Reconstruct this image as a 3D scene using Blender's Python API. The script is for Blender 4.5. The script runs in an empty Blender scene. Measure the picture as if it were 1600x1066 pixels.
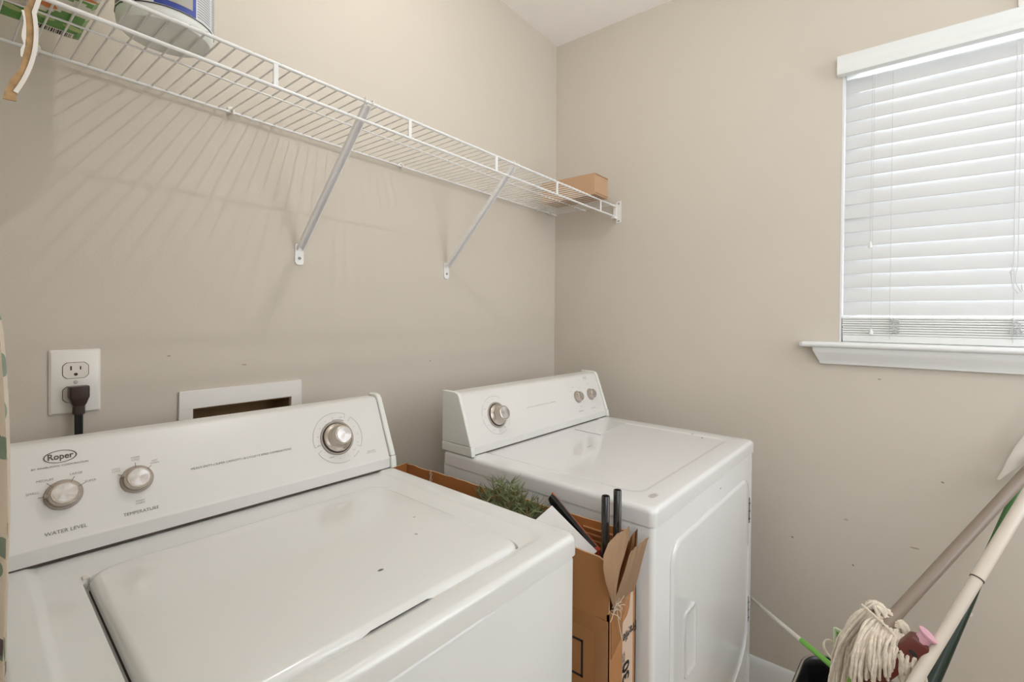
import bpy, bmesh, math, random
from mathutils import Vector, Matrix
random.seed(7)
S = bpy.context.scene
COL = S.collection

# ------------------------------------------------------------------ camera
CAM = Vector((-1.8168, -1.2243, 1.2992))
YAW, PITCH, ROLL = 0.6522, 0.0085, 0.0082
fw = Vector((math.cos(YAW), math.sin(YAW), 0)); rt = Vector((math.sin(YAW), -math.cos(YAW), 0)); up = Vector((0, 0, 1))
fw, up = fw*math.cos(PITCH) - up*math.sin(PITCH), up*math.cos(PITCH) + fw*math.sin(PITCH)
rt, up = rt*math.cos(ROLL) + up*math.sin(ROLL), up*math.cos(ROLL) - rt*math.sin(ROLL)
cd = bpy.data.cameras.new('camera'); cam = bpy.data.objects.new('camera', cd); COL.objects.link(cam)
cam.matrix_world = Matrix(((rt.x, up.x, -fw.x, CAM.x), (rt.y, up.y, -fw.y, CAM.y), (rt.z, up.z, -fw.z, CAM.z), (0, 0, 0, 1)))
cd.sensor_width = 36; cd.lens = 735.36/1600*36
cd.shift_x = -22.9/1600; cd.shift_y = -30.7/1600
cd.clip_start = 0.01
S.camera = cam

# ------------------------------------------------------------------ world, exposure
w = bpy.data.worlds.new('world'); S.world = w; w.use_nodes = True
w.node_tree.nodes['Background'].inputs[0].default_value = (0.90, 0.95, 1.0, 1)
w.node_tree.nodes['Background'].inputs[1].default_value = 3.75
S.view_settings.view_transform = 'Standard'; S.view_settings.look = 'None'
S.view_settings.gamma = 1; S.view_settings.use_curve_mapping = False
S.view_settings.exposure = 0.0
# daylight falling on the outside of the window
ld = bpy.data.lights.new('daylight', 'AREA'); ld.shape = 'RECTANGLE'; ld.size = 3.0; ld.size_y = 3.2; ld.energy = 150; ld.color = (0.86, 0.90, 1.0)
lo = bpy.data.objects.new('daylight', ld); COL.objects.link(lo); lo.location = (1.25, -1.55, 1.6); lo.rotation_euler = (0, math.radians(90), 0)
LAMP = Vector((-1.08, -0.63, 2.34))

# ------------------------------------------------------------------ materials
def srgb(r, g, b):
    f = lambda c: (c/255/12.92 if c/255 <= .04045 else ((c/255+.055)/1.055)**2.4)
    return (f(r), f(g), f(b), 1)
class NT:
    def __init__(s, m): s.t = m.node_tree; s.n = s.t.nodes; s.l = s.t.links
    def new(s, k, **kw):
        n = s.n.new(k)
        for a, b in kw.items():
            if a in n.inputs.keys(): n.inputs[a].default_value = b
            else: setattr(n, a, b)
        return n
    def link(s, a, b): s.l.new(a, b)
def mat(name, col, rough=.5, metal=0, coat=0, var=0.0, scale=8, bump=0.0, bscale=200, spec=.5, col2=None, transl=0, detail=4, stretch=None, emit=None, spots=None):
    m = bpy.data.materials.new(name); m.use_nodes = True; t = NT(m)
    b = t.n['Principled BSDF']
    b.inputs['Roughness'].default_value = rough; b.inputs['Metallic'].default_value = metal
    b.inputs['Coat Weight'].default_value = coat; b.inputs['Specular IOR Level'].default_value = spec
    tc = t.new('ShaderNodeTexCoord'); src = tc.outputs['Object']
    if stretch:
        mp = t.new('ShaderNodeMapping'); mp.inputs['Scale'].default_value = stretch; t.link(src, mp.inputs[0]); nsrc = mp.outputs[0]
    else: nsrc = src
    nz = t.new('ShaderNodeTexNoise', Scale=scale, Detail=detail, Roughness=.6); t.link(nsrc, nz.inputs['Vector'])
    rp = t.new('ShaderNodeValToRGB'); t.link(nz.outputs['Fac'], rp.inputs[0])
    c2 = col2 or tuple(min(1, c*(1-var)) for c in col[:3])+(1,)
    rp.color_ramp.elements[0].position = .35; rp.color_ramp.elements[1].position = .68
    rp.color_ramp.elements[0].color = c2; rp.color_ramp.elements[1].color = col
    out = rp.outputs[0]
    for (cx, cy, cz, rx, ry, rz, sc) in (spots or []):
        mp = t.new('ShaderNodeMapping', vector_type='POINT')
        mp.inputs['Scale'].default_value = (1/rx, 1/ry, 1/rz); mp.inputs['Location'].default_value = (-cx/rx, -cy/ry, -cz/rz)
        t.link(src, mp.inputs[0])
        ln = t.new('ShaderNodeVectorMath', operation='LENGTH'); t.link(mp.outputs[0], ln.inputs[0])
        n2 = t.new('ShaderNodeTexNoise', Scale=220, Detail=2); t.link(src, n2.inputs['Vector'])
        ad = t.new('ShaderNodeMath', operation='ADD'); t.link(ln.outputs['Value'], ad.inputs[0]); t.link(n2.outputs['Fac'], ad.inputs[1])
        lt = t.new('ShaderNodeMapRange'); lt.inputs[1].default_value = 1.2; lt.inputs[2].default_value = 1.6; lt.inputs[3].default_value = 1; lt.inputs[4].default_value = 0
        t.link(ad.outputs[0], lt.inputs[0])
        mx = t.new('ShaderNodeMix', data_type='RGBA'); t.link(lt.outputs[0], mx.inputs[0]); t.link(out, mx.inputs[6]); mx.inputs[7].default_value = sc
        out = mx.outputs[2]
    t.link(out, b.inputs['Base Color'])
    if bump:
        n3 = t.new('ShaderNodeTexNoise', Scale=bscale, Detail=3); t.link(nsrc, n3.inputs['Vector'])
        bp = t.new('ShaderNodeBump', Strength=bump, Distance=.002); t.link(n3.outputs['Fac'], bp.inputs['Height']); t.link(bp.outputs[0], b.inputs['Normal'])
    if emit:
        b.inputs['Emission Color'].default_value = emit[0]; b.inputs['Emission Strength'].default_value = emit[1]
    if transl:
        tr = t.new('ShaderNodeBsdfTranslucent'); tr.inputs[0].default_value = col
        ms = t.new('ShaderNodeMixShader'); ms.inputs[0].default_value = transl
        t.link(b.outputs[0], ms.inputs[1]); t.link(tr.outputs[0], ms.inputs[2]); t.link(ms.outputs[0], t.n['Material Output'].inputs[0])
    return m
M = {}
M['wall'] = mat('wall_paint', srgb(207, 198, 185), .62, var=.03, scale=1.6, bump=.12, bscale=260, spec=.3,
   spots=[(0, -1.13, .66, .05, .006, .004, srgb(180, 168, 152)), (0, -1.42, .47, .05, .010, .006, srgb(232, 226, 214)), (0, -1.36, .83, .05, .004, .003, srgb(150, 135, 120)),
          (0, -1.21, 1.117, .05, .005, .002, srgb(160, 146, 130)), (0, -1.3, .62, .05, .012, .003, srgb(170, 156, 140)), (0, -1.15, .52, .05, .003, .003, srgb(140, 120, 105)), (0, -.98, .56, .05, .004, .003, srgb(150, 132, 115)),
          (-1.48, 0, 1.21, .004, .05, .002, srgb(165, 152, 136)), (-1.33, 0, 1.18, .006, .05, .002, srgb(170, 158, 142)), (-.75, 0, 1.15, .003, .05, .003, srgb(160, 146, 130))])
M['ceil'] = mat('ceiling_paint', srgb(250, 246, 242), .8, var=.02, bump=.1, bscale=150)
M['trim'] = mat('trim_paint', srgb(228, 228, 226), .32, var=.02, scale=4, coat=.1)
M['floor'] = mat('vinyl_floor', srgb(222, 208, 190), .45, var=.12, scale=3, stretch=(1, 6, 1))
M['enamel_w'] = mat('washer_enamel', srgb(228, 228, 225), .16, var=.015, scale=3, coat=.5,
   spots=[(-.307, -.516, .918, .005, .0032, .02, srgb(95, 95, 92)), (-.16, -.40, .918, .003, .002, .02, srgb(170, 165, 160)), (-.20, -.46, .918, .003, .004, .02, srgb(180, 176, 170))])
M['enamel_d'] = mat('dryer_enamel', srgb(228, 228, 227), .13, var=.012, scale=3, coat=.6,
   spots=[(-.665, -.62, .913, .018, .009, .02, srgb(190, 184, 182)), (-.085, -.52, .913, .006, .003, .02, srgb(110, 106, 102)), (-.06, -.48, .913, .008, .003, .02, srgb(180, 176, 172)), (-.42, -.30, .913, .016, .003, .02, srgb(196, 192, 188)), (-.32, -.658, .842, .003, .01, .003, srgb(70, 66, 62))])
M['panel'] = mat('console_paint', srgb(223, 221, 217), .3, var=.02, scale=6, coat=.2)
M['cap'] = mat('console_cap_plastic', srgb(226, 227, 220), .3, var=.01)
M['seam'] = mat('dark_seam', srgb(88, 78, 68), .8, var=.2, scale=30)
M['print'] = mat('grey_print', srgb(118, 112, 108), .6)
M['print_light'] = mat('light_grey_print', srgb(168, 164, 158), .6)
M['print_dark'] = mat('brown_grey_print', srgb(92, 78, 74), .5)
M['print_black'] = mat('black_print', srgb(35, 30, 30), .6)
M['knob'] = mat('champagne_metal', srgb(200, 190, 180), .26, metal=.75, var=.05, scale=20)
M['knobface'] = mat('spun_aluminium', srgb(205, 200, 196), .28, metal=.9, var=.1, scale=60)
M['knobface'].node_tree.nodes['Principled BSDF'].inputs['Anisotropic'].default_value = .9
_t = M['knobface'].node_tree; _n = _t.nodes.new('ShaderNodeTangent'); _n.direction_type = 'RADIAL'; _n.axis = 'Z'; _t.links.new(_n.outputs[0], _t.nodes['Principled BSDF'].inputs['Tangent'])
M['knobring'] = mat('taupe_plastic', srgb(165, 154, 142), .35, var=.03)
M['wire'] = mat('white_vinyl_wire', srgb(232, 232, 230), .3, var=.01, coat=.2)
M['brace'] = mat('white_steel', srgb(242, 240, 238), .35, var=.01)
M['screw'] = mat('zinc_screw', srgb(170, 170, 165), .35, metal=.8)
M['plate'] = mat('white_plastic', srgb(232, 228, 222), .3, var=.01)
M['ivory'] = mat('ivory_plastic', srgb(226, 219, 210), .35)
M['dark'] = mat('dark_slot', srgb(45, 36, 32), .7)
M['rubber'] = mat('brown_black_rubber', srgb(58, 40, 32), .35, var=.2, scale=30)
M['blackplastic'] = mat('black_plastic', srgb(26, 25, 26), .3, var=.2, coat=.2)
M['tube'] = mat('black_glossy_tube', srgb(38, 33, 32), .18, var=.2, coat=.6)
M['card'] = mat('kraft_cardboard', srgb(180, 127, 78), .8, var=.13, scale=5, bump=.2, bscale=60, stretch=(1, 1, .2))
M['card_in'] = mat('kraft_cardboard_inside', srgb(190, 124, 68), .85, var=.15, scale=6, bump=.25, bscale=50)
M['card_light'] = mat('worn_kraft_cardboard', srgb(206, 172, 138), .85, var=.12, scale=14)
M['card_torn'] = mat('torn_paper', srgb(224, 208, 190), .9, var=.15, scale=60)
M['card_label'] = mat('pale_cardboard_label', srgb(212, 186, 164), .8, var=.06, scale=9)
M['tape'] = mat('packing_tape', srgb(170, 118, 70), .25, var=.1, coat=.4)
M['orange'] = mat('orange_fabric', srgb(190, 92, 50), .8, var=.2, scale=25)
M['red'] = mat('red_plastic', srgb(165, 60, 40), .4, var=.15)
M['maroon'] = mat('maroon_plastic', srgb(100, 38, 26), .32, var=.15, scale=20, coat=.2)
M['pink'] = mat('pink_plastic', srgb(216, 164, 178), .35)
M['pine'] = mat('artificial_pine', srgb(120, 130, 84), .7, var=.5, scale=60)
M['olive'] = mat('dark_green_card', srgb(78, 84, 66), .6, var=.15)
M['white_board'] = mat('white_board', srgb(228, 227, 224), .55, var=.02)
M['beige_edge'] = mat('beige_board_edge', srgb(196, 180, 158), .8, var=.1)
M['yarn'] = mat('cotton_yarn', srgb(238, 225, 206), .95, var=.22, scale=90, bump=.6, bscale=500)
M['brown_pole'] = mat('taupe_pole', srgb(140, 124, 110), .35, var=.06, stretch=(1, 1, .1))
M['cream_pole'] = mat('cream_pole', srgb(212, 200, 186), .35, var=.08, scale=6)
M['white_pole'] = mat('white_pole', srgb(232, 226, 216), .3, var=.03)
M['lime'] = mat('lime_green_plastic', srgb(120, 190, 70), .4, var=.05)
M['green'] = mat('green_black_pole', srgb(66, 122, 52), .35, col2=srgb(34, 58, 36), scale=3)
M['darkgreen'] = mat('dark_green_plastic', srgb(26, 44, 32), .35, var=.2)
M['mint'] = mat('pale_green_plastic', srgb(216, 232, 196), .4, var=.04)
M['tub'] = mat('white_tub_plastic', srgb(226, 228, 222), .35, var=.01)
M['tub_label'] = mat('blue_label', srgb(52, 70, 160), .4, var=.25, scale=14)
M['tub_white'] = mat('white_label', srgb(222, 224, 228), .4)
M['pack'] = mat('green_printed_film', srgb(98, 165, 60), .3, col2=srgb(60, 130, 40), scale=18)
M['pack_white'] = mat('white_printed_film', srgb(232, 228, 214), .35, var=.05)
M['pack_orange'] = mat('orange_print', srgb(224, 128, 56), .35, var=.15, scale=40)
M['strip_tan'] = mat('tan_foam_backing', srgb(200, 164, 120), .9, var=.35, scale=70, bump=.5, bscale=180)
M['strip_white'] = mat('white_vinyl_strip', srgb(240, 236, 230), .25)
M['slat'] = mat('white_slat', srgb(218, 218, 216), .45, var=.0, transl=.13)
M['blind'] = mat('white_blind_plastic', srgb(226, 227, 224), .4, var=.01)
M['cord'] = mat('white_cord', srgb(200, 200, 200), .7)
M['glass'] = bpy.data.materials.new('window_glass'); M['glass'].use_nodes = True
_b = M['glass'].node_tree.nodes['Principled BSDF']; _b.inputs['Transmission Weight'].default_value = 1; _b.inputs['Roughness'].default_value = 0; _b.inputs['IOR'].default_value = 1.05
M['hinge'] = mat('hinge_steel', srgb(150, 150, 150), .35, metal=.7, var=.2, scale=100)
M['recess'] = mat('recess_brown', srgb(150, 118, 84), .8, var=.2, scale=10)
M['lamp'] = mat('lit_globe', srgb(255, 250, 240), .4, emit=((1.0, .985, .96, 1), 2150))

# leaf print cloth
def cloth_mat():
    m = bpy.data.materials.new('leaf_print_cloth'); m.use_nodes = True; t = NT(m); b = t.n['Principled BSDF']; b.inputs['Roughness'].default_value = .9
    tc = t.new('ShaderNodeTexCoord'); mp = t.new('ShaderNodeMapping'); mp.inputs['Scale'].default_value = (3, 24, 40); mp.inputs['Rotation'].default_value = (.35, 0, 0)
    t.link(tc.outputs['Object'], mp.inputs[0])
    v = t.new('ShaderNodeTexVoronoi', Scale=1.0, Randomness=.75); t.link(mp.outputs[0], v.inputs['Vector'])
    lt = t.new('ShaderNodeMath', operation='LESS_THAN'); t.link(v.outputs['Distance'], lt.inputs[0]); lt.inputs[1].default_value = .42
    sp = t.new('ShaderNodeSeparateColor'); t.link(v.outputs['Color'], sp.inputs[0])
    r = t.new('ShaderNodeValToRGB'); r.color_ramp.interpolation = 'CONSTANT'; t.link(sp.outputs[0], r.inputs[0])
    e = r.color_ramp.elements; e[0].color = srgb(172, 186, 168); e[1].position = .35; e[1].color = srgb(150, 134, 136)
    for p_, c_ in ((.55, srgb(222, 204, 170)), (.75, srgb(160, 152, 152)), (.88, srgb(165, 178, 160))): k = e.new(p_); k.color = c_
    mx = t.new('ShaderNodeMix', data_type='RGBA'); t.link(lt.outputs[0], mx.inputs[0]); mx.inputs[6].default_value = srgb(246, 236, 222); t.link(r.outputs[0], mx.inputs[7])
    t.link(mx.outputs[2], b.inputs['Base Color']); return m
M['cloth'] = cloth_mat()

# ------------------------------------------------------------------ helpers
def mesh_obj(name, bm, m, parent=None, smooth=True, bev=0, seg=2, loc=None):
    me = bpy.data.meshes.new(name); bmesh.ops.recalc_face_normals(bm, faces=bm.faces); bm.to_mesh(me); bm.free()
    for mm in (m if isinstance(m, (list, tuple)) else [m]): me.materials.append(mm)
    o = bpy.data.objects.new(name, me); COL.objects.link(o)
    if parent: o.parent = parent
    if loc: o.location = loc
    if smooth:
        for p in me.polygons: p.use_smooth = True
        if not bev: 
            try: me.set_sharp_from_angle(angle=math.radians(38))
            except Exception: pass
    if bev:
        b = o.modifiers.new('bevel', 'BEVEL'); b.width = bev; b.segments = seg; b.limit_method = 'ANGLE'; b.angle_limit = math.radians(35); b.harden_normals = True
    return o
def empty(name, loc, rz=0, label=None, cat=None, group=None):
    o = bpy.data.objects.new(name, None); COL.objects.link(o); o.location = loc; o.rotation_euler = (0, 0, rz); o.empty_display_size = .05
    tag(o, label, cat, group); return o
def tag(o, label=None, cat=None, group=None, kind=None):
    if label: o['label'] = label
    if cat: o['category'] = cat
    if group: o['group'] = group
    if kind: o['kind'] = kind
    return o
def box(bm, x0, x1, y0, y1, z0, z1, mi=0, mtx=None):
    vs = [bm.verts.new((x, y, z)) for x in (x0, x1) for y in (y0, y1) for z in (z0, z1)]
    if mtx: 
        for v in vs: v.co = mtx @ v.co
    for f in ((0, 1, 3, 2), (4, 6, 7, 5), (0, 4, 5, 1), (2, 3, 7, 6), (0, 2, 6, 4), (1, 5, 7, 3)):
        bm.faces.new([vs[i] for i in f]).material_index = mi
    return vs
def loft(bm, rings, cap0=True, cap1=True, mi=0, closed=True):
    R = [[bm.verts.new(p) for p in r] for r in rings]; n = len(R[0])
    for a, b in zip(R, R[1:]):
        for i in range(n if closed else n-1):
            j = (i+1) % n; bm.faces.new((a[i], a[j], b[j], b[i])).material_index = mi
    if cap0 and closed: bm.faces.new(R[0][::-1]).material_index = mi
    if cap1 and closed: bm.faces.new(R[-1]).material_index = mi
    return R
def rrect(x0, x1, y0, y1, r, z, n=6, m=1, fn=None):
    P = []
    cs = [(x1-r, y1-r, 0), (x0+r, y1-r, 90), (x0+r, y0+r, 180), (x1-r, y0+r, 270)]
    for k, (cx, cy, a) in enumerate(cs):
        for i in range(n+1):
            t = math.radians(a+90*i/n); P.append([cx+r*math.cos(t), cy+r*math.sin(t), z])
        nx = cs[(k+1) % 4]; t2 = math.radians(a+90)
        p = P[-1]; q = [nx[0]+r*math.cos(t2), nx[1]+r*math.sin(t2), z]
        for i in range(1, m): P.append([p[0]+(q[0]-p[0])*i/m, p[1]+(q[1]-p[1])*i/m, z])
    if fn:
        for p in P: fn(p)
    return P
def tube(bm, pts, r, n=8, mi=0, rs=None, cap=True, flat=1.0, hint=None):
    pts = [Vector(p) for p in pts]; rings = []; prev = None
    for i, p in enumerate(pts):
        d = (pts[min(i+1, len(pts)-1)] - pts[max(i-1, 0)]).normalized()
        if prev is None:
            u = (Vector(hint) if hint else (Vector((0, 0, 1)) if abs(d.z) < .9 else Vector((1, 0, 0))))
        else: u = prev
        u = (u - d*u.dot(d)).normalized(); v = d.cross(u); prev = u
        rr = rs[i] if rs else r
        rings.append([p + (u*math.cos(2*math.pi*k/n) + v*math.sin(2*math.pi*k/n)*flat)*rr for k in range(n)])
    loft(bm, rings, cap, cap, mi)
def lathe(bm, prof, org, axis, n=32, mi=0, xd=None):
    a = Vector(axis).normalized(); u = Vector(xd) if xd else a.orthogonal(); u = (u-a*u.dot(a)).normalized(); v = a.cross(u); o = Vector(org)
    loft(bm, [[o + a*h + (u*math.cos(2*math.pi*k/n)+v*math.sin(2*math.pi*k/n))*max(r, 1e-5) for k in range(n)] for r, h in prof], True, True, mi)
def extrude_profile(bm, prof, x0, x1, mi=0):     # prof: (y,z) list, extruded along x
    loft(bm, [[(x, y, z) for y, z in prof] for x in (x0, x1)], True, True, mi)
def bez(a, b, c, d=None, n=12):
    a, b, c = Vector(a), Vector(b), Vector(c)
    if d is None: return [(1-t)**2*a+2*t*(1-t)*b+t*t*c for t in [i/n for i in range(n+1)]]
    d = Vector(d); return [(1-t)**3*a+3*t*(1-t)**2*b+3*t*t*(1-t)*c+t**3*d for t in [i/n for i in range(n+1)]]
def text_into(bm, s, size, mtx, mi=0, align='CENTER', squash=1.0, bold=0):
    c = bpy.data.curves.new('txt', 'FONT'); c.body = s; c.size = size; c.align_x = align; c.align_y = 'CENTER'; c.extrude = 0; c.offset = bold; c.resolution_u = 3
    o = bpy.data.objects.new('txt', c); COL.objects.link(o)
    dg = bpy.context.evaluated_depsgraph_get(); me = bpy.data.meshes.new_from_object(o.evaluated_get(dg))
    me.transform(mtx @ Matrix.Diagonal((squash, 1, 1, 1)))
    n0 = len(bm.faces); bm.from_mesh(me); bm.faces.ensure_lookup_table()
    for f in bm.faces[n0:]: f.material_index = mi
    bpy.data.objects.remove(o); bpy.data.curves.remove(c); bpy.data.meshes.remove(me)
def arc_strip(bm, mtx, r, w_, a0, a1, n=40, rx=1.0, mi=0):
    vs = []
    for i in range(n+1):
        t = math.radians(a0+(a1-a0)*i/n)
        vs.append([bm.verts.new(mtx @ Vector((rx*(r+s)*math.cos(t), (r+s)*math.sin(t), 0))) for s in (-w_/2, w_/2)])
    for a, b in zip(vs, vs[1:]): bm.faces.new((a[0], b[0], b[1], a[1])).material_index = mi
def seg_strip(bm, mtx, p, q, w_, mi=0):
    p, q = Vector((p[0], p[1], 0)), Vector((q[0], q[1], 0)); d = (q-p).normalized(); n_ = Vector((-d.y, d.x, 0))*w_/2
    bm.faces.new([bm.verts.new(mtx @ x) for x in (p-n_, q-n_, q+n_, p+n_)]).material_index = mi
def struct(name, bm, m, **k):
    o = mesh_obj(name, bm, m, **k); o['kind'] = 'structure'; return o

# ------------------------------------------------------------------ the room
H = 2.551
XL = -1.87           # left wall face
bm = bmesh.new(); box(bm, XL-.6, .3, -2.6, .3, -.05, 0); struct('floor', bm, M['floor'], smooth=False)
bm = bmesh.new(); box(bm, XL-.12, .14, -2.35, .14, H, H+.05); struct('ceiling', bm, M['ceil'], smooth=False)
# back wall with the opening for the washer outlet box
ox0, ox1, oz0, oz1 = -1.437, -1.220, .93, 1.090
bm = bmesh.new()
for a in ((XL-.12, ox0, 0, H), (ox1, .0, 0, H), (ox0, ox1, 0, oz0), (ox0, ox1, oz1, H)): box(bm, a[0], a[1], 0, .12, a[2], a[3])
struct('wall_back', bm, M['wall'], smooth=False)
wy0, wy1, wz0, wz1 = -2.02, -1.104, 1.205, 2.128
bm = bmesh.new()
for a in ((-2.35, wy0, 0, H), (wy1, .12, 0, H), (wy0, wy1, 0, wz0), (wy0, wy1, wz1, H)): box(bm, 0, .13, a[0], a[1], a[2], a[3])
struct('wall_right', bm, M['wall'], smooth=False)
bm = bmesh.new(); box(bm, XL-.12, XL, -1.30, 0, 0, H); box(bm, XL-.12, XL, -2.35, -2.25, 0, H); box(bm, XL-.12, XL, -2.25, -1.30, 2.45, H); box(bm, XL-.12, XL, -2.25, -1.30, 0, 1.1)  # unseen opening, shaped to let in fill light but spare the washer front
struct('wall_left', bm, M['wall'], smooth=False)
bm = bmesh.new()
for a in ((XL-.12, -.85, 0, H), (-.04, .13, 0, H), (-.85, -.04, 2.54, H), (-.85, -.04, 0, .85)): box(bm, a[0], a[1], -2.47, -2.35, a[2], a[3])  # unseen wall, its raised opening added to steer world light into the room
struct('wall_front', bm, M['wall'], smooth=False)
def base_prof(h=.104): return [(0, 0), (.013, 0), (.013, h-.028), (.010, h-.018), (.009, h-.006), (.004, h), (0, h)]
bm = bmesh.new(); loft(bm, [[(-a, y, z) for a, z in base_prof()] for y in (-2.35, -.0)]); struct('baseboard_right', bm, M['trim'])
bm = bmesh.new(); loft(bm, [[(x, -a, z) for a, z in base_prof()] for x in (XL, -.013)]); struct('baseboard_back', bm, M['trim'])

# ------------------------------------------------------------------ window
win = bpy.data.objects.new('window_1', None); COL.objects.link(win); win.location = (0, -1.56, 1.23); win['kind'] = 'structure'
def wchild(name, bm, m, **k):
    o = mesh_obj(name, bm, m, **k); o.parent = win; o.matrix_parent_inverse = Matrix.Translation(win.location).inverted(); return o
bm = bmesh.new()
for a in ((wy0, wy0+.04, wz0, wz1), (wy1-.04, wy1, wz0, wz1), (wy0+.04, wy1-.04, wz0, wz0+.04), (wy0+.04, wy1-.04, wz1-.04, wz1), (wy0+.04, wy1-.04, 1.64, 1.68)):
    box(bm, .085, .12, a[0], a[1], a[2], a[3])
wchild('window_frame', bm, M['trim'], smooth=False)
bm = bmesh.new(); box(bm, .100, .104, wy0+.04, wy1-.04, wz0+.04, wz1-.04); wchild('window_glass', bm, M['glass'], smooth=False)
bm = bmesh.new()   # jamb lining in white
box(bm, .001, .085, wy1-.006, wy1-.0005, wz0+.022, wz1); box(bm, .001, .085, wy0+.0005, wy0+.006, wz0+.022, wz1); wchild('window_jamb', bm, M['trim'], smooth=False)
bm = bmesh.new()   # stool with rounded nose
prof = [(.085, 1.229), (-.038, 1.229), (-.044, 1.227), (-.047, 1.221), (-.044, 1.214), (-.038, 1.211), (.0, 1.211), (.0, 1.2115), (.085, 1.2115)]
prof = [(-x, z) for x, z in prof]
R_ = [[(-a, y, z) for a, z in prof] for y in (wy0-.10, -1.003)]
bmA = bmesh.new(); box(bmA, -.0005, .085, wy0+.0005, wy1-.0005, 1.2055, 1.229); box(bmA, -.042, -.0005, wy0-.1, -1.006, 1.211, 1.229)
tube(bmA, [(-.042, wy0-.1, 1.220), (-.042, -1.006, 1.220)], .009, 12); tube(bmA, [(-.042, -1.006, 1.220), (-.001, -1.006, 1.220)], .009, 12)
wchild('window_sill', bmA, M['trim'])
bm = bmesh.new()   # apron with mitred crown profile
rings = []
for dep, z in ((.040, 1.2108), (.038, 1.200), (.032, 1.190), (.024, 1.176), (.018, 1.166), (.016, 1.158), (.012, 1.156)):
    yl = -1.056 + (dep-.012)*.78
    rings.append([(-.0005, yl, z), (-dep, yl, z), (-dep, wy0-.05, z), (-.0005, wy0-.05, z)])
loft(bm, rings); wchild('window_apron', bm, M['trim'])

# ------------------------------------------------------------------ blind
bl = empty('window_blind', (-.012, -1.56, 1.231), 0, 'white horizontal slat blind covering the window above the sill', 'blind')
def bchild(name, bm, m, par=None, **k):
    o = mesh_obj(name, bm, m, **k); o.parent = par or bl
    T = Vector(bl.location); o.matrix_parent_inverse = Matrix.Translation(T).inverted() if not par else Matrix.Identity(4); return o
by0, by1 = -2.012, -1.1125
bm = bmesh.new()
prof = [(-.004, 2.078), (-.026, 2.078), (-.029, 2.084), (-.029, 2.092), (-.026, 2.098), (-.026, 2.122), (-.029, 2.126), (-.029, 2.134), (-.022, 2.138), (-.004, 2.138)]
loft(bm, [[(x, y, z) for x, z in prof] for y in (by0-.02, -1.091)]); box(bm, -.004, -.0005, by0-.02, -1.091, 2.078, 2.138)
bchild('valance', bm, M['blind'])
bm = bmesh.new(); box(bm, .008, .055, by0, by1, 2.086, 2.124); bchild('headrail', bm, M['blind'], bev=.002)
bm = bmesh.new()
sp = .0446; z = 1.338; zs_ = []
while z < 2.06: zs_.append(z); z += sp
tilt = math.radians(74)
for z in zs_:
    n = 6; top, bot = [], []
    for i in range(n+1):
        s = (i/n-.5)*.050; bow = .0022*(1-(2*i/n-1)**2)
        # inner (room) edge low, outer edge high, bowed towards the room/up
        px, pz = math.cos(tilt)*s, math.sin(tilt)*s
        nx, nz = -math.sin(tilt), math.cos(tilt)
        top.append((.031+px+nx*(bow+.0013), z+pz+nz*(bow+.0013))); bot.append((.031+px+nx*(bow-.0013), z+pz+nz*(bow-.0013)))
    pr = top+bot[::-1]
    loft(bm, [[(x, y, zz) for x, zz in pr] for y in (by0, by1)])
bchild('slats', bm, M['slat'])
bm = bmesh.new(); zc = 1.252
k = 0
while zc < 1.306:
    j = random.uniform(-.0012, .0012); dy = random.uniform(-.0015, .0015); tl = random.uniform(-.0008, .0008)
    pr = [(.0075+j, zc), (.006+j, zc+.0012), (.006+j, zc+.0048), (.0075+j, zc+.006), (.018, zc+.0072+tl), (.03, zc+.0074+tl), (.042, zc+.0072), (.056, zc+.0060), (.056, zc), (.03, zc+.0004)]
    loft(bm, [[(x, y, zz) for x, zz in pr] for y in (by0+dy, by1+dy)]); zc += .0072
bchild('stacked_slats', bm, M['blind'])
bm = bmesh.new(); box(bm, .005, .057, by0, by1, 1.2295, 1.2515); bchild('bottom_rail', bm, M['blind'], bev=.003)
# ladder cords and lift cords hang just in front of the slats
cz = by1
for yy in (-1.233,):
    bm = bmesh.new(); tube(bm, [(.0035, yy, 2.06), (.0035, yy, 1.24)], .0007, 6); bchild('ladder_cord', bm, M['cord'])
for yy in (-1.499,):
    bm = bmesh.new(); tube(bm, [(.0035, yy, 2.06), (.0035, yy, 1.24)], .0007, 6); bchild('ladder_cord', bm, M['cord'])
def squiggle(y, z, w_, h_, k_):
    b = bmesh.new()
    for i in range(k_):
        z0 = z + random.uniform(-.5, .5)*h_; y0 = y+random.uniform(-.3, .3)*w_
        pts = [(-.002-.004*random.random(), y0+math.cos(a*1.1+i)*w_*.4*random.uniform(.5, 1), z0+math.sin(a*1.7+i*2)*.006) for a in range(0, 8)]
        tube(b, pts, .0012, 5)
    return b
bchild('slack_cord', squiggle(-1.246, 1.282, .022, .040, 11), M['cord'])
bchild('slack_cord', squiggle(-1.505, 1.282, .026, .030, 9), M['cord'])
for yy, zb in ((-1.188, 1.255), (-1.183, 1.525)):
    bm = bmesh.new(); tube(bm, [(-.0035, yy, 2.07), (-.0035, yy+.001, zb+.018)], .0007, 6); c_ = bchild('tilt_cord', bm, M['cord'])
    bm = bmesh.new(); lathe(bm, [(.0015, .019), (.003, .016), (.0045, .009), (.0058, .002), (.0055, 0), (0, 0)], (-.0035, yy+.001, zb), (0, 0, 1), 16)
    t_ = mesh_obj('tassel', bm, M['blind'], c_)
bm = bmesh.new()
tube(bm, [(-.005, -1.497, 2.06), (-.005, -1.497, 1.46)], .0008, 6); tube(bm, [(-.005, -1.506, 2.06), (-.005, -1.505, 1.45)], .0008, 6)
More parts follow.
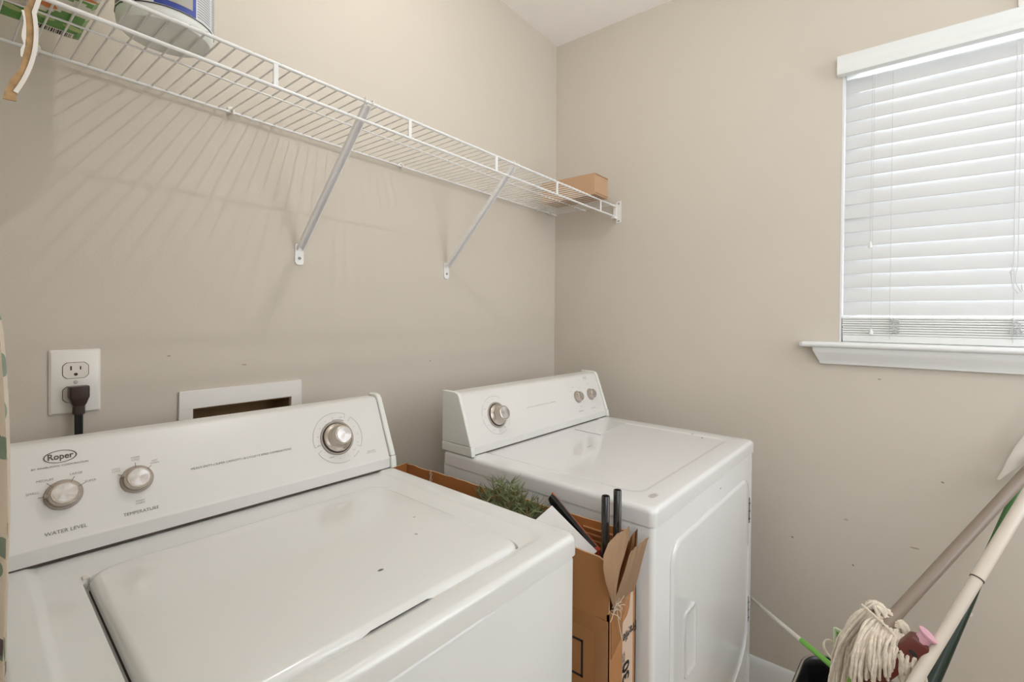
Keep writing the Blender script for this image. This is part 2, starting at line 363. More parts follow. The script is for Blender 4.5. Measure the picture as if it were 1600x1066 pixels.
tube(bm, [(-.005, -1.497, 1.46), (-.006, -1.492, 1.425), (-.006, -1.496, 1.39), (-.006, -1.506, 1.375), (-.006, -1.514, 1.38), (-.006, -1.512, 1.40)], .0009, 6)
tube(bm, [(-.005, -1.505, 1.45), (-.006, -1.500, 1.42), (-.006, -1.502, 1.40), (-.006, -1.512, 1.378)], .0009, 6)
tube(bm, [(-.007, -1.494+.004*math.cos(a), 1.432+.006*math.sin(a)) for a in [i*.8 for i in range(9)]], .0010, 5)
bchild('lift_cord', bm, M['cord'])
# curtain bracket at the window's upper edge, just entering the frame
o = empty('curtain_bracket', (-.001, -1.507, 2.165), 0, 'small white rounded bracket on the wall right above the blind valance', 'bracket')
bm = bmesh.new(); loft(bm, [rrect(-.010, .010, -.024, .024, .009, 0, 5), rrect(-.010, .010, -.024, .024, .009, .006, 5)])
for v in bm.verts: v.co = Vector((-v.co.z, v.co.x, v.co.y))
mesh_obj('wall_plate', bm, M['plate'], o)
bm = bmesh.new(); lathe(bm, [(.004, 0), (.0065, .012), (.0095, .020), (.0095, .028), (.006, .033), (0, .034)], (-.005, 0, .004), (-1, 0, .1), 20); mesh_obj('hook', bm, M['plate'], o)

# ------------------------------------------------------------------ appliances
def frame_on(y0, z0, y1, z1, x, t, lift=.0006):
    """matrix whose local x runs right, y up the slope, z out of the console face"""
    tv = Vector((0, y1-y0, z1-z0)).normalized(); n = Vector((0, -tv.z, tv.y)); o = Vector((x, y0, z0))+tv*t+n*lift
    return Matrix(((1, tv.x, n.x, o.x), (0, tv.y, n.y, o.y), (0, tv.z, n.z, o.z), (0, 0, 0, 1)))
def cabinet(root, W_, D_, zt, col, r=.012):
    bm = bmesh.new()
    def rr(o, z): return rrect(-W_+o, -o, -D_+o, -.0+o, r, z, 6)
    loft(bm, [rr(.004, .025), rr(.004, zt-.046), rr(.006, zt-.041), rr(.010, zt-.037)])
    mesh_obj('cabinet', bm, col, root)
    for sx in (-W_+.05, -.05):
        for sy in (-D_+.05, -.05):
            b = bmesh.new(); lathe(b, [(.018, 0), (.018, .008), (.008, .010), (.008, .03)], (sx, sy, 0), (0, 0, 1), 16); mesh_obj('foot', b, M['blackplastic'], root)
def cap_profile(prof, g):
    c = Vector((sum(p[0] for p in prof)/len(prof), sum(p[1] for p in prof)/len(prof)))
    return prof

def console(root, W_, prof, capw, deckz):
    # prof: back-bottom, front-bottom, kink, top-front, top, back-top
    bm = bmesh.new(); extrude_profile(bm, prof['panel'], -W_+capw, -capw); pn = mesh_obj('control_panel', bm, M['panel'], root, bev=.0015)
    bm = bmesh.new(); extrude_profile(bm, [(-.004, deckz-.001), (prof['panel'][1][0]+.0015, deckz-.001), (prof['panel'][1][0]+.001, prof['panel'][1][1]+.0005), (-.004, prof['panel'][1][1]+.0005)], -W_+.004, -.004)
    mesh_obj('seam', bm, M['seam'], root, smooth=False)
    for x0, x1 in ((-W_-.001, -W_+capw-.0006), (-capw+.0006, .001)):
        bm = bmesh.new(); extrude_profile(bm, prof['cap_up'], x0, x1); e = mesh_obj('end_cap', bm, M['cap'], root, bev=.003, seg=3)
        bm = bmesh.new(); extrude_profile(bm, prof['cap_low'], x0-.0005, x1+.0005); mesh_obj('cap_foot', bm, M['cap'], e, bev=.002)
    return pn
def small_knob(root, F, ang, R=.0235):
    """F: frame on the console; ang: pointer direction in degrees"""
    def put(b, name, m, par): 
        if name == 'metal_face':
            o = mesh_obj(name, b, m, par); o.matrix_local = F; return o
        b.transform(F); return mesh_obj(name, b, m, par)
    b = bmesh.new(); lathe(b, [(R, 0), (R, .0012), (R-.001, .002), (.010, .002)], (0, 0, 0), (0, 0, 1), 40); k_ = put(b, 'knob', M['knobring'], root)
    b = bmesh.new(); lathe(b, [(R-.0035, .001), (R-.0045, .010), (R-.0065, .0165), (R-.0078, .0180), (R-.0088, .0180), (.002, .0180)], (0, 0, 0), (0, 0, 1), 40)
    a = math.radians(ang); d = Vector((math.cos(a), math.sin(a), 0)); n_ = Vector((-d.y, d.x, 0))
    q0 = d*(R-.011); q1 = d*(R-.0005)
    vs = []
    for q, w_ in ((q0, .0075), (q1, .0028)):
        for zz, ww in ((.0015, 1), (.0172 if q is q0 else .0120, .7)):
            vs.append([q+n_*w_*ww+Vector((0, 0, zz)), q-n_*w_*ww+Vector((0, 0, zz))])
    A, B, C, D = vs
    V = [b.verts.new(p) for p in (A[0], A[1], B[1], B[0], C[0], C[1], D[1], D[0])]
    for f in ((0, 1, 2, 3), (4, 7, 6, 5), (0, 3, 7, 4), (1, 5, 6, 2), (3, 2, 6, 7), (0, 4, 5, 1)): b.faces.new([V[i] for i in f])
    put(b, 'grip', M['knob'], k_)
    b = bmesh.new(); lathe(b, [(R-.0095, .0178), (R-.0098, .0186), (R-.011, .0187), (.001, .0184)], (0, 0, 0), (0, 0, 1), 40); put(b, 'metal_face', M['knobface'], k_)
    return k_
def big_dial(root, F, R=.037, deep=.036):
    def put(b, name, m, par):
        if name == 'metal_face':
            o = mesh_obj(name, b, m, par); o.matrix_local = F; return o
        b.transform(F); return mesh_obj(name, b, m, par)
    b = bmesh.new(); lathe(b, [(R+.0035, 0), (R+.0035, .001), (R+.002, .002), (R, .0015), (.02, .0012)], (0, 0, 0), (0, 0, 1), 48); k_ = put(b, 'dial', M['knobring'], root)
    b = bmesh.new(); lathe(b, [(R-.001, .0006), (R-.001, .0019), (.02, .0019)], (0, 0, 0), (0, 0, 1), 48); put(b, 'dark_gap', M['dark'], k_)
    b = bmesh.new(); lathe(b, [(R-.0035, .0015), (R-.0035, .005), (R-.006, .0075), (.0265, .0085), (.0245, .0105), (.0225, .018), (.0212, deep-.004), (.0202, deep-.001), (.018, deep), (.002, deep)], (0, 0, 0), (0, 0, 1), 48)
    put(b, 'grip', M['knob'], k_)
    b = bmesh.new(); lathe(b, [(.0172, deep-.0005), (.0170, deep+.0008), (.016, deep+.0009), (.001, deep+.0005)], (0, 0, 0), (0, 0, 1), 48); put(b, 'metal_face', M['knobface'], k_)
    return k_

def fl(name, par):
    global bm
    mesh_obj(name, bm, [M['print'], M['print_light'], M['print_dark']], par, smooth=False); bm = bmesh.new()
# ---- washer
WW, WD, WZ = .686, .6665, .914
wa = empty('washing_machine', (-1.0604, -.1251, 0), -.0444, 'white top loading washing machine with brown-ringed knobs, nearest the camera', 'washing machine')
cabinet(wa, WW, WD, WZ, M['enamel_w'])
bm = bmesh.new()
def ring(o, z, r): return rrect(-WW+o, -o, -WD+o, -o, r, z, 8, 20)
NM = dict(n=8, m=20)
rs_ = [ring(.006, WZ-.034, .012), ring(.0, WZ-.036, .016), ring(0, WZ-.012, .016)]
for a in (15, 35, 55, 75, 90): rs_.append(ring(.011*(1-math.cos(math.radians(a))), WZ-.011+.011*math.sin(math.radians(a)), .018))
rs_ += [ring(.036, WZ, .03), ring(.040, WZ-.0006, .032), ring(.046, WZ-.0034, .036), ring(.050, WZ-.004, .038)]
LX0, LX1, LY0, LY1 = -.592, -.098, -.620, -.188
def notch(p):
    if p[1] < LY0+.02 and -.43 < p[0] < -.262:
        t = min((p[0]+.43)/.022, (-.262-p[0])/.022, 1); t = max(0, t); t = t*t*(3-2*t); p[1] -= .022*t; p[2] -= .0035*t
def hole(o, z): return rrect(LX0+o-.006, LX1-o+.003, LY0+o-.003, LY1-o+.003, .032-o*.5, z, 8, 20, notch)
def hole_in(o, z): return rrect(LX0+o-.006, LX1-o+.003, LY0+o-.022, LY1-o+.003, .032-o*.5, z, 8, 20)
rs_ += [hole(0, WZ-.004), hole(.001, WZ-.0055), hole(.002, WZ-.016), hole_in(.018, WZ-.018)]
loft(bm, rs_)
mesh_obj('top_deck', bm, M['enamel_w'], wa)
bm = bmesh.new()
def lipz(base):
    def f(p):
        if p[1] < LY0+.024 and -.42 < p[0] < -.272 and p[2] < WZ+.001:
            t = max(0, min((p[0]+.42)/.026, (-.272-p[0])/.026, 1)); p[2] += (WZ+.0002-p[2])*(t*t*(3-2*t))*.95
    return f
def lr(o, z, f=None): return rrect(LX0+o, LX1-o, LY0+o, LY1-o, .03, z, 8, 20, lipz(0))
loft(bm, [lr(.03, WZ-.0120), lr(.004, WZ-.0125), lr(.0008, WZ-.0115), lr(0, WZ-.0095), lr(.0012, WZ-.0035), lr(.0045, WZ+.0015), lr(.0085, WZ+.0040), lr(.0125, WZ+.0048), lr(.05, WZ+.0048)])
ld_ = mesh_obj('lid', bm, M['enamel_w'], wa)
bm = bmesh.new(); loft(bm, [rrect(LX0-.004, LX1+.001, LY0-.010, LY1+.001, .03, WZ-.0175, 8, 20), rrect(LX0-.004, LX1+.001, LY0-.010, LY1+.001, .03, WZ-.0165, 8, 20)])
mesh_obj('lid_gap_shade', bm, M['seam'], wa)  # dark sheet that paints the shade in the gap under the lid
bm = bmesh.new(); box(bm, LX0-.005, LX0+.004, LY1-.012, LY1+.0, WZ-.012, WZ-.001); mesh_obj('hinge_bumper', bm, M['ivory'], wa, bev=.002)
wp = dict(panel=[(-.003, .9162), (-.1045, .9162), (-.1045, .940), (-.1010, .9435), (-.0400, 1.081), (-.0330, 1.0865), (-.022, 1.088), (-.003, 1.088)],
          cap_up=[(-.001, .945), (-.1075, .945), (-.0435, 1.084), (-.036, 1.0915), (-.024, 1.0945), (-.001, 1.0945)],
          cap_low=[(-.001, .9148), (-.112, .9148), (-.1085, .9445), (-.001, .9445)])
wpan = console(wa, WW, wp, .0135, WZ)
py0, pz0, py1, pz1 = -.1010, .9435, -.0400, 1.081
F = lambda x, t, l=.0006: frame_on(py0, pz0, py1, pz1, x, t+.003, l)
small_knob(wa, F(-.604, .066), 176); small_knob(wa, F(-.511, .067), 152); big_dial(wa, F(-.1385, .069))
bm = bmesh.new()
text_into(bm, 'Roper', .0138, F(-.6055, .1285), 2, squash=.88, bold=.0003)
arc_strip(bm, F(-.6055, .1285), .0098, .0009, 0, 360, 48, rx=1.95, mi=2)
text_into(bm, 'BY WHIRLPOOL CORPORATION', .0040, F(-.6055, .1135), 0, squash=1.15)
fl('brand_mark', wpan)
text_into(bm, 'WATER LEVEL', .0078, F(-.603, .010), 0); fl('control_name', wpan); text_into(bm, 'TEMPERATURE', .0074, F(-.509, .011), 0)
fl('control_name', wpan)
text_into(bm, 'SMALL', .0052, F(-.6385, .0765), 1); text_into(bm, 'MEDIUM', .0052, F(-.6245, .0935), 1); text_into(bm, 'LARGE', .0052, F(-.588, .0965), 1); text_into(bm, 'SUPER', .0052, F(-.571, .080), 1)
for (cx, ct), angs in (((-.604, .066), (176, 130, 62, 25)), ((-.511, .067), (152, 92, 42))):
    for a in angs:
        c_, s_ = math.cos(math.radians(a)), math.sin(math.radians(a)); seg_strip(bm, F(cx, ct, .0028), (c_*.0205, s_*.0205), (c_*.029, s_*.029), .0008, 2)
for tx, x, t_ in (('COLD\nCOLD', -.538, .089), ('WARM\nCOLD', -.511, .1035), ('HOT\nWARM', -.484, .092), ('WARM\nWARM', -.5095, .027)): text_into(bm, tx, .0042, F(x, t_), 1)
fl('setting_marks', wpan)
text_into(bm, 'HEAVY DUTY | SUPER CAPACITY | 8 CYCLE / 2 SPEED COMBINATIONS', .0058, F(-.3385, .065), 0, squash=1.02)
fl('slogan', wpan)
c0 = (-.1355, .069)
for a0, a1 in ((62, 193), (207, 287), (298, 318), (-32, 47)):
    arc_strip(bm, F(*c0), .060, .0008, a0, a1, 40, mi=1)
for a in (62, 47, 193, 207, -32):
    c_, s_ = math.cos(math.radians(a)), math.sin(math.radians(a)); seg_strip(bm, F(*c0), (c_*.049, s_*.049), (c_*.060, s_*.060), .0007, 1)
for i, a in enumerate(range(0, 360, 24)):
    c_, s_ = math.cos(math.radians(a)), math.sin(math.radians(a)); text_into(bm, ['12', '8', '6', 'OFF', '14', '10', '4', '18', 'SPIN', '7', 'RINSE', '9', '5', 'OFF', '16'][i], .0042, F(c0[0]+c_*.049, c0[1]+s_*.049), 1)
arc_strip(bm, F(*c0), .0425, .0022, 60, 100, 12, mi=1); arc_strip(bm, F(*c0), .0425, .0015, 150, 230, 14, mi=1)
text_into(bm, 'PULL START\nPUSH TO STOP', .0040, F(-.060, .019), 1)
fl('cycle_dial_scale', wpan)

# ---- dryer
DW, DD, DZ = .737, .6576, .913
dr = empty('clothes_dryer', (-.1426, -.2369, 0), -.0461, 'white clothes dryer with a front door, in the corner beside the box', 'clothes dryer')
cabinet(dr, DW, DD, DZ, M['enamel_d'])
bm = bmesh.new()
def ring(o, z, r): return rrect(-DW+o, -o, -DD+o, -o, r, z, 8, 2)
rs_ = [ring(.006, DZ-.036, .012), ring(.0, DZ-.038, .016), ring(0, DZ-.012, .016)]
for a in (15, 35, 55, 75, 90): rs_.append(ring(.011*(1-math.cos(math.radians(a))), DZ-.011+.011*math.sin(math.radians(a)), .018))
rs_ += [ring(.060, DZ, .03), ring(.064, DZ-.0003, .032), ring(.067, DZ-.0014, .034), ring(.072, DZ-.0016, .038)]
loft(bm, rs_); mesh_obj('top_deck', bm, M['enamel_d'], dr)
bm = bmesh.new(); pts = [(-.278, -.256), (-.068, -.236), (-.058, -.145), (-.270, -.145)]
loft(bm, [[(x, y, DZ-.0012) for x, y in pts], [(x, y, DZ+.0012) for x, y in pts]]); mesh_obj('lint_filter_cover', bm, M['enamel_d'], dr, bev=.001)
dp = dict(panel=[(-.003, .9152), (-.1175, .9152), (-.1175, .937), (-.114, .940), (-.067, 1.072), (-.058, 1.079), (-.045, 1.0805), (-.003, 1.0805)],
          cap_up=[(.0, .940), (-.1205, .940), (-.0715, 1.073), (-.064, 1.083), (-.050, 1.0865), (.0, 1.0865)],
          cap_low=[(.0, .9138), (-.1265, .9138), (-.1215, .9395), (.0, .9395)])
dpan = console(dr, DW, dp, .0125, DZ)
qy0, qz0, qy1, qz1 = -.114, .940, -.067, 1.072
G = lambda x, t, l=.0006: frame_on(qy0, qz0, qy1, qz1, x, t+.003, l)
big_dial(dr, G(-.602, .067), R=.035, deep=.034); small_knob(dr, G(-.170, .067), 140, R=.0225); small_knob(dr, G(-.083, .067), 140, R=.0225)
bm = bmesh.new(); c0 = (-.606, .067)
for a0, a1 in ((55, 130), (140, 175), (185, 300), (-40, 10)): arc_strip(bm, G(*c0), .057, .0007, a0, a1, 30, mi=1)
for i, a in enumerate(range(0, 360, 30)):
    c_, s_ = math.cos(math.radians(a)), math.sin(math.radians(a)); text_into(bm, ['40', '50', '60', 'OFF', '20', 'DRY', '70', '30', 'OFF', '10', 'AIR', '80'][i], .0038, G(c0[0]+c_*.048, c0[1]+s_*.048), 1)
fl('cycle_dial_scale', dpan)
text_into(bm, 'HEAVY DUTY | EXTRA LARGE CAPACITY | 4 CYCLE / 3 TEMPERATURE', .0050, G(-.385, .068), 1)
fl('slogan', dpan)
text_into(bm, 'Roper', .008, G(-.092, .133), 1, squash=.85); arc_strip(bm, G(-.092, .1335), .0055, .0007, 0, 360, 32, rx=1.9, mi=1); text_into(bm, 'BY WHIRLPOOL CORPORATION', .0026, G(-.092, .124), 1)
fl('brand_mark', dpan)
text_into(bm, 'TEMPERATURE', .0048, G(-.172, .014), 0); text_into(bm, 'PUSH TO START', .0045, G(-.088, .014), 0)
for tx, x, t_ in (('LOW', -.205, .092), ('MEDIUM', -.185, .105), ('HIGH', -.15, .100), ('OFF', -.2, .028), ('END SIGNAL', -.083, .108), ('ON', -.11, .094), ('AIR ONLY', -.165, .03)): text_into(bm, tx, .0036, G(x, t_), 1)
fl('small_print', dpan)
# dryer front: door in a shallow pressed frame
yf = -DD+.004
bm = bmesh.new()
def fr(x0, x1, z0, z1, r, y, cb=0): 
    P = rrect(x0, x1, z0, z1, r, 0, 8, 1); return [(p[0], y, p[1]) for p in P]
loft(bm, [fr(-.650, -.063, .205, .812, .050, yf+.001), fr(-.650, -.063, .205, .812, .050, yf-.0015), fr(-.645, -.068, .210, .807, .046, yf-.0060), fr(-.640, -.073, .215, .802, .042, yf-.0068)])
door = mesh_obj('door', bm, M['enamel_d'], dr)
bm = bmesh.new()   # shallow raised curve pressed into the door's lower right
tube(bm, [(p[0], yf-.0072, p[1]) for p in [(-.078, .60), (-.078, .40), (-.080, .335), (-.10, .30), (-.14, .27), (-.22, .245)]], .0022, 8)
mesh_obj('pressed_rib', bm, M['enamel_d'], door)
bm = bmesh.new()   # recessed pull: frame around a sloped dish
x0, x1, z0, z1 = -.582, -.515, .478, .632
yb = yf-.0068
loft(bm, [fr(x0, x1, z0, z1, .012, yb+.001), fr(x0, x1, z0, z1, .012, yb-.0035), fr(x0+.005, x1-.005, z0+.005, z1-.005, .009, yb-.0040), fr(x0+.010, x1-.008, z0+.011, z1-.011, .007, yb-.0008), fr(x0+.012, x1-.010, z0+.013, z1-.013, .006, yb-.0006)])
mesh_obj('handle', bm, M['enamel_d'], door)
for z0, z1 in ((.664, .742), (.354, .432)):
    bm = bmesh.new(); box(bm, -.060, -.052, yf-.004, yf+.002, z0, z1); tube(bm, [(-.056, yf-.004, z0), (-.056, yf-.004, z1)], .0028, 10)
    for k in range(3): box(bm, -.0605, -.0515, yf-.0070, yf-.0035, z0+.012+k*.024, z0+.014+k*.024, 1)
    mesh_obj('hinge', bm, [M['hinge'], M['dark']], dr, smooth=False)

def wo(name, bm, m, root, base=None, **k):
    """part built in world coordinates, parented to root (base = location of the top-level empty)"""
    L = Vector((base or root).location)
    if (base or root).rotation_euler.z: pass
    for v in bm.verts: v.co -= L
    return mesh_obj(name, bm, m, root, **k)

# ------------------------------------------------------------------ wire shelf
SZ = 1.7735
sh = empty('wire_shelf', (-.93, 0, SZ), 0, 'white vinyl coated wire shelf along the wall above the washer and dryer', 'shelf')
X0, X1 = XL+.004, -.004
wr = .0016
bm = bmesh.new(); x = X0+.012; i = 0
while x < X1-.004:
    tube(bm, [(x, -.006, SZ+.0005), (x, -.150, SZ+.0005), (x, -.3055, SZ+.0035), (x, -.3085, SZ+.0015)], wr, 6); x += .02445; i += 1
wo('deck_wires', bm, M['wire'], sh)
for nm, y, z, r in (('front_rail', -.3055, SZ, .0034), ('lower_front_rail', -.3065, SZ-.0445, .0034), ('back_rail', -.012, SZ-.0045, .0030), ('middle_rail', -.166, SZ-.0030, .0018)):
    bm = bmesh.new(); tube(bm, [(X0, y, z), (X1-.006, y, z)], r, 10); wo(nm, bm, M['wire'], sh)
for x in (-1.715, -1.399, -1.085, -.768, -.446, -.131):
    bm = bmesh.new(); box(bm, x-.0045, x+.0045, -.3085, -.3045, SZ-.044, SZ); wo('upright', bm, M['wire'], sh, bev=.001)
for x in (-1.199, -.680):
    bm = bmesh.new()
    a = Vector((x, -.300, SZ-.006)); b = Vector((x, -.004, 1.472)); d = (b-a).normalized(); n_ = Vector((1, 0, 0)).cross(d).normalized()
    pr = [(-.0085, .006), (-.0085, -.004), (-.0065, -.006), (.0065, -.006), (.0085, -.004), (.0085, .006), (.0068, .006), (.0068, -.0035), (-.0068, -.0035), (-.0068, .006)]
    loft(bm, [[p + Vector((1, 0, 0))*u + n_*(-v) for u, v in pr] for p in (a, b)])
    br = wo('support_brace', bm, M['brace'], sh, smooth=False)
    bm = bmesh.new(); P = rrect(x-.0115, x+.0115, 1.434, 1.487, .006, 0, 5)
    for p in P:
        if p[2] == 0 and p[1] < 1.44: p[1] -= .003*(1-((p[0]-x)/.0115)**2)
    loft(bm, [[(p[0], -.0003, p[1]) for p in P], [(p[0], -.0035, p[1]) for p in P]]); wo('foot_plate', bm, M['brace'], br, sh, bev=.0008)
    bm = bmesh.new(); lathe(bm, [(.0042, 0), (.0038, .0015), (.002, .0022), (.0005, .0022)], (x, -.0035, 1.449), (0, -1, 0), 16); box(bm, x-.003, x+.003, -.0062, -.0055, 1.4484, 1.4496, 1); wo('screw', bm, [M['screw'], M['dark']], br, sh)
    bm = bmesh.new(); tube(bm, [(x-.009, -.3, SZ-.008), (x-.009, -.312, SZ-.003), (x-.009, -.312, SZ+.005), (x-.009, -.302, SZ+.006)], .0016, 6); tube(bm, [(x+.009, -.3, SZ-.008), (x+.009, -.312, SZ-.003), (x+.009, -.312, SZ+.005), (x+.009, -.302, SZ+.006)], .0016, 6)
    wo('hook_tab', bm, M['brace'], br, sh)
for x in (-1.680, -1.362, -.881, -.160, -.065):
    bm = bmesh.new(); lathe(bm, [(.0075, 0), (.0075, .004), (.004, .006)], (x, -.0005, SZ+.004), (0, -1, 0), 14)
    tube(bm, [(x, -.004, SZ+.004), (x, -.012, SZ+.003), (x, -.018, SZ-.002), (x, -.0185, SZ-.008), (x, -.012, SZ-.011), (x, -.006, SZ-.009)], .0028, 8); wo('wall_clip', bm, M['plate'], sh)
bm = bmesh.new()
loft(bm, [[(-.0005, y, z) for y, z in ((-.334, 1.702), (-.312, 1.698), (-.312, 1.790), (-.334, 1.793))], [(-.004, y, z) for y, z in ((-.334, 1.702), (-.312, 1.698), (-.312, 1.790), (-.334, 1.793))]])
eb = wo('end_bracket', bm, M['plate'], sh, bev=.001)
bm = bmesh.new(); box(bm, -.024, -.004, -.3145, -.2985, SZ-.006, SZ-.0035); box(bm, -.024, -.004, -.3155, -.2985, SZ-.0555, SZ-.0485); box(bm, -.008, -.004, -.313, -.299, SZ-.055, SZ+.006); wo('rail_cradle', bm, M['plate'], eb, sh, bev=.001)
for z in (1.782, 1.708):
    bm = bmesh.new(); lathe(bm, [(.004, 0), (.003, .002), (.0005, .0022)], (-.004, -.323, z), (-1, 0, 0), 14); wo('screw', bm, M['screw'], eb, sh)

# ------------------------------------------------------------------ things on the shelf
ST = SZ+.0052
o = empty('cardboard_box', (-.157, -.197, ST), math.radians(-1), 'small brown cardboard box on the corner end of the wire shelf', 'box')
bm = bmesh.new(); box(bm, -.052, .052, -.128, .128, .0005, .083); mesh_obj('carton', bm, mat('pale_kraft_cardboard', srgb(192, 156, 122), .8, var=.06, scale=8), o, bev=.002)
for z in (.077, .005):
    bm = bmesh.new(); box(bm, -.049, .049, -.1295, -.1283, z, z+.0025); mesh_obj('flap_edge', bm, M['recess'], o, smooth=False)

o = empty('detergent_tub', (-1.545, -.222, ST), 0, 'white round plastic tub with a blue and white label on the wire shelf', 'tub')
R = .067
bm = bmesh.new(); lathe(bm, [(R-.012, .0), (R-.004, .002), (R, .008), (R+.001, .016), (R, .030), (R, .155), (R-.004, .165), (R-.01, .170)], (0, 0, 0), (0, 0, 1), 56); mesh_obj('tub_body', bm, M['tub'], o)
def cyl_patch(a0, a1, z0, z1, r, m, name, par, mi=0):
    b = bmesh.new(); n = 24; vs = []
    for i in range(n+1):
        t = math.radians(a0+(a1-a0)*i/n); vs.append([b.verts.new((rr*math.cos(t), rr*math.sin(t), z)) for rr, z in ((r, z0), (r+.0004, z0), (r+.0004, z1), (r, z1))])
    for p, q in zip(vs, vs[1:]):
        for k in range(4): b.faces.new((p[k], q[k], q[(k+1) % 4], p[(k+1) % 4]))
    return mesh_obj(name, b, m, par)
lab = cyl_patch(0, 360, .021, .150, R+.0012, M['tub_white'], 'label', o)
cyl_patch(241, 290, .0235, .145, R+.0018, M['tub_label'], 'blue_panel', lab)
cyl_patch(0, 360, .021, .0225, R+.0018, M['print_black'], 'label_border', lab)
b = bmesh.new()
for k in range(16):
    z = .028+k*.0045
    for a0 in (292, 322):
        for i in range(5):
            t0, t1 = math.radians(a0+i*5.2), math.radians(a0+(i+1)*5.2-.6*(i == 4)); rr = R+.0020
            b.faces.new([b.verts.new((rr*math.cos(t), rr*math.sin(t), zz)) for t, zz in ((t0, z), (t1, z), (t1, z+.0011), (t0, z+.0011))])
mesh_obj('small_print', b, M['print'], lab, smooth=False)
cyl_patch(180, 239, .026, .090, R+.0018, M['maroon'], 'dark_panel', lab)
cyl_patch(256, 285, .032, .095, R+.0024, M['print_light'], 'pale_panel', lab)
bm = bmesh.new(); lathe(bm, [(R-.001, .158), (R+.003, .158), (R+.003, .178), (R, .181), (.01, .181)], (0, 0, 0), (0, 0, 1), 48); mesh_obj('lid', bm, M['tub'], o)

o = empty('refill_pack', (-1.720, -.165, ST), math.radians(0), 'green, white and orange printed pack with a barcode lying on the wire shelf', 'pack')
bm = bmesh.new(); x0, x1, y0, y1 = -.085, .085, -.115, .085
def pz(x, y): return .045*(1-(abs(x)/.086)**4)*(1-(abs(y+.015)/.101)**6)
nx, ny = 24, 24; g = {}; gb = {}
for i in range(nx+1):
    for j in range(ny+1):
        x, y = x0+(x1-x0)*i/nx, y0+(y1-y0)*j/ny; h = max(0, pz(x, y))
        g[i, j] = bm.verts.new((x, y, .006+h+.0015*math.sin(x*90)*math.sin(y*70))); gb[i, j] = g[i, j] if i in (0, nx) or j in (0, ny) else bm.verts.new((x, y, .0012))
for i in range(nx):
    for j in range(ny):
        bm.faces.new((g[i, j], g[i+1, j], g[i+1, j+1], g[i, j+1])); f = bm.faces.new((gb[i, j], gb[i, j+1], gb[i+1, j+1], gb[i+1, j]))
        x, y = x0+(x1-x0)*(i+.5)/nx, y0+(y1-y0)*(j+.5)/ny
        s = math.sin(x*60+1)*.018
        f.material_index = 1 if (-.045+s < y < .002+s or y < -.075) else 0
pk = mesh_obj('bag', bm, [M['pack'], M['pack_white']], o)
def quad(bm, x0, x1, y0, y1, z, mi): bm.faces.new([bm.verts.new(p) for p in ((x0, y0, z), (x0, y1, z), (x1, y1, z), (x1, y0, z))]).material_index = mi
for cx, cy, wv, hv in ((.0, -.015, .012, .022), (.018, -.02, .010, .022), (.034, -.02, .012, .018), (-.02, -.012, .012, .02), (.055, -.085, .03, .012), (-.045, -.02, .01, .02), (.0, -.09, .028, .014)):
    bm = bmesh.new(); bm.faces.new([bm.verts.new((cx+wv*math.cos(a)*(.8+.2*math.sin(3*a)), cy+hv*math.sin(a)*.7, .0008)) for a in [k*math.pi/9 for k in range(18)]]); mesh_obj('orange_print', bm, M['pack_orange'], pk, smooth=False)
bm = bmesh.new(); quad(bm, .018, .075, .056, .078, .0006, 0)
x = .021; random.seed(3)
while x < .072:
    wv = random.choice((.0008, .0012, .002)); quad(bm, x, x+wv, .059, .075, .0003, 1); x += wv+random.choice((.0008, .0012, .0016))
mesh_obj('barcode', bm, [M['pack_white'], M['print_black']], pk, smooth=False)
MPL = mat('pale_leaf_print', srgb(176, 196, 120), .35)
for k in range(5):
    bm = bmesh.new(); cx, cy = -.07+k*.035, .035-.01*(k % 2)
    bm.faces.new([bm.verts.new((cx+.013*math.cos(a), cy+.009*math.sin(a)+.3*.013*math.cos(a), .0007)) for a in [q*math.pi/8 for q in range(16)]]); mesh_obj('leaf_print', bm, MPL, pk, smooth=False)

# torn edging strip hanging from the front rail
o = empty('hanging_strip', (-1.716, -.312, 1.74), 0, 'torn white edging strip with tan foam backing hanging from the shelf front rail', 'strip')
path = bez((-1.7035, -.314, 1.784), (-1.706, -.318, 1.74), (-1.716, -.3165, 1.700), n=8)+bez((-1.716, -.3165, 1.700), (-1.7080, -.3165, 1.645), (-1.733, -.316, 1.588), n=12)[1:]
def ribbon(off, wv, th, jag=0, mi=0, zlo=None):
    b = bmesh.new(); rings = []
    for i, p in enumerate(path):
        d = (path[min(i+1, len(path)-1)]-path[max(i-1, 0)]).normalized(); u = Vector((1, 0, 0)); u = (u-d*u.dot(d)).normalized(); v = d.cross(u)
        j = random.uniform(-jag, jag); c = p+u*off[0]+v*off[1]
        rings.append([c-u*(wv/2+j)-v*th/2, c+u*wv/2-v*th/2, c+u*wv/2+v*th/2, c-u*(wv/2+j)+v*th/2])
    loft(b, rings); return b
_p = path
wo('vinyl_face', ribbon((0, 0), .0045, .0012), M['strip_white'], o)
path = _p[:-1]+[_p[-1]+Vector((-.002, 0, -.004)), _p[-1]+Vector((-.0015, 0, -.011))]
wo('foam_backing', ribbon((-.0030, -.0024), .0110, .0026, jag=.0012), M['strip_tan'], o)
path = _p[8:16]
wo('torn_edge', ribbon((-.0105, -.0012), .0030, .0018, jag=.0016), M['strip_white'], o)
path = _p

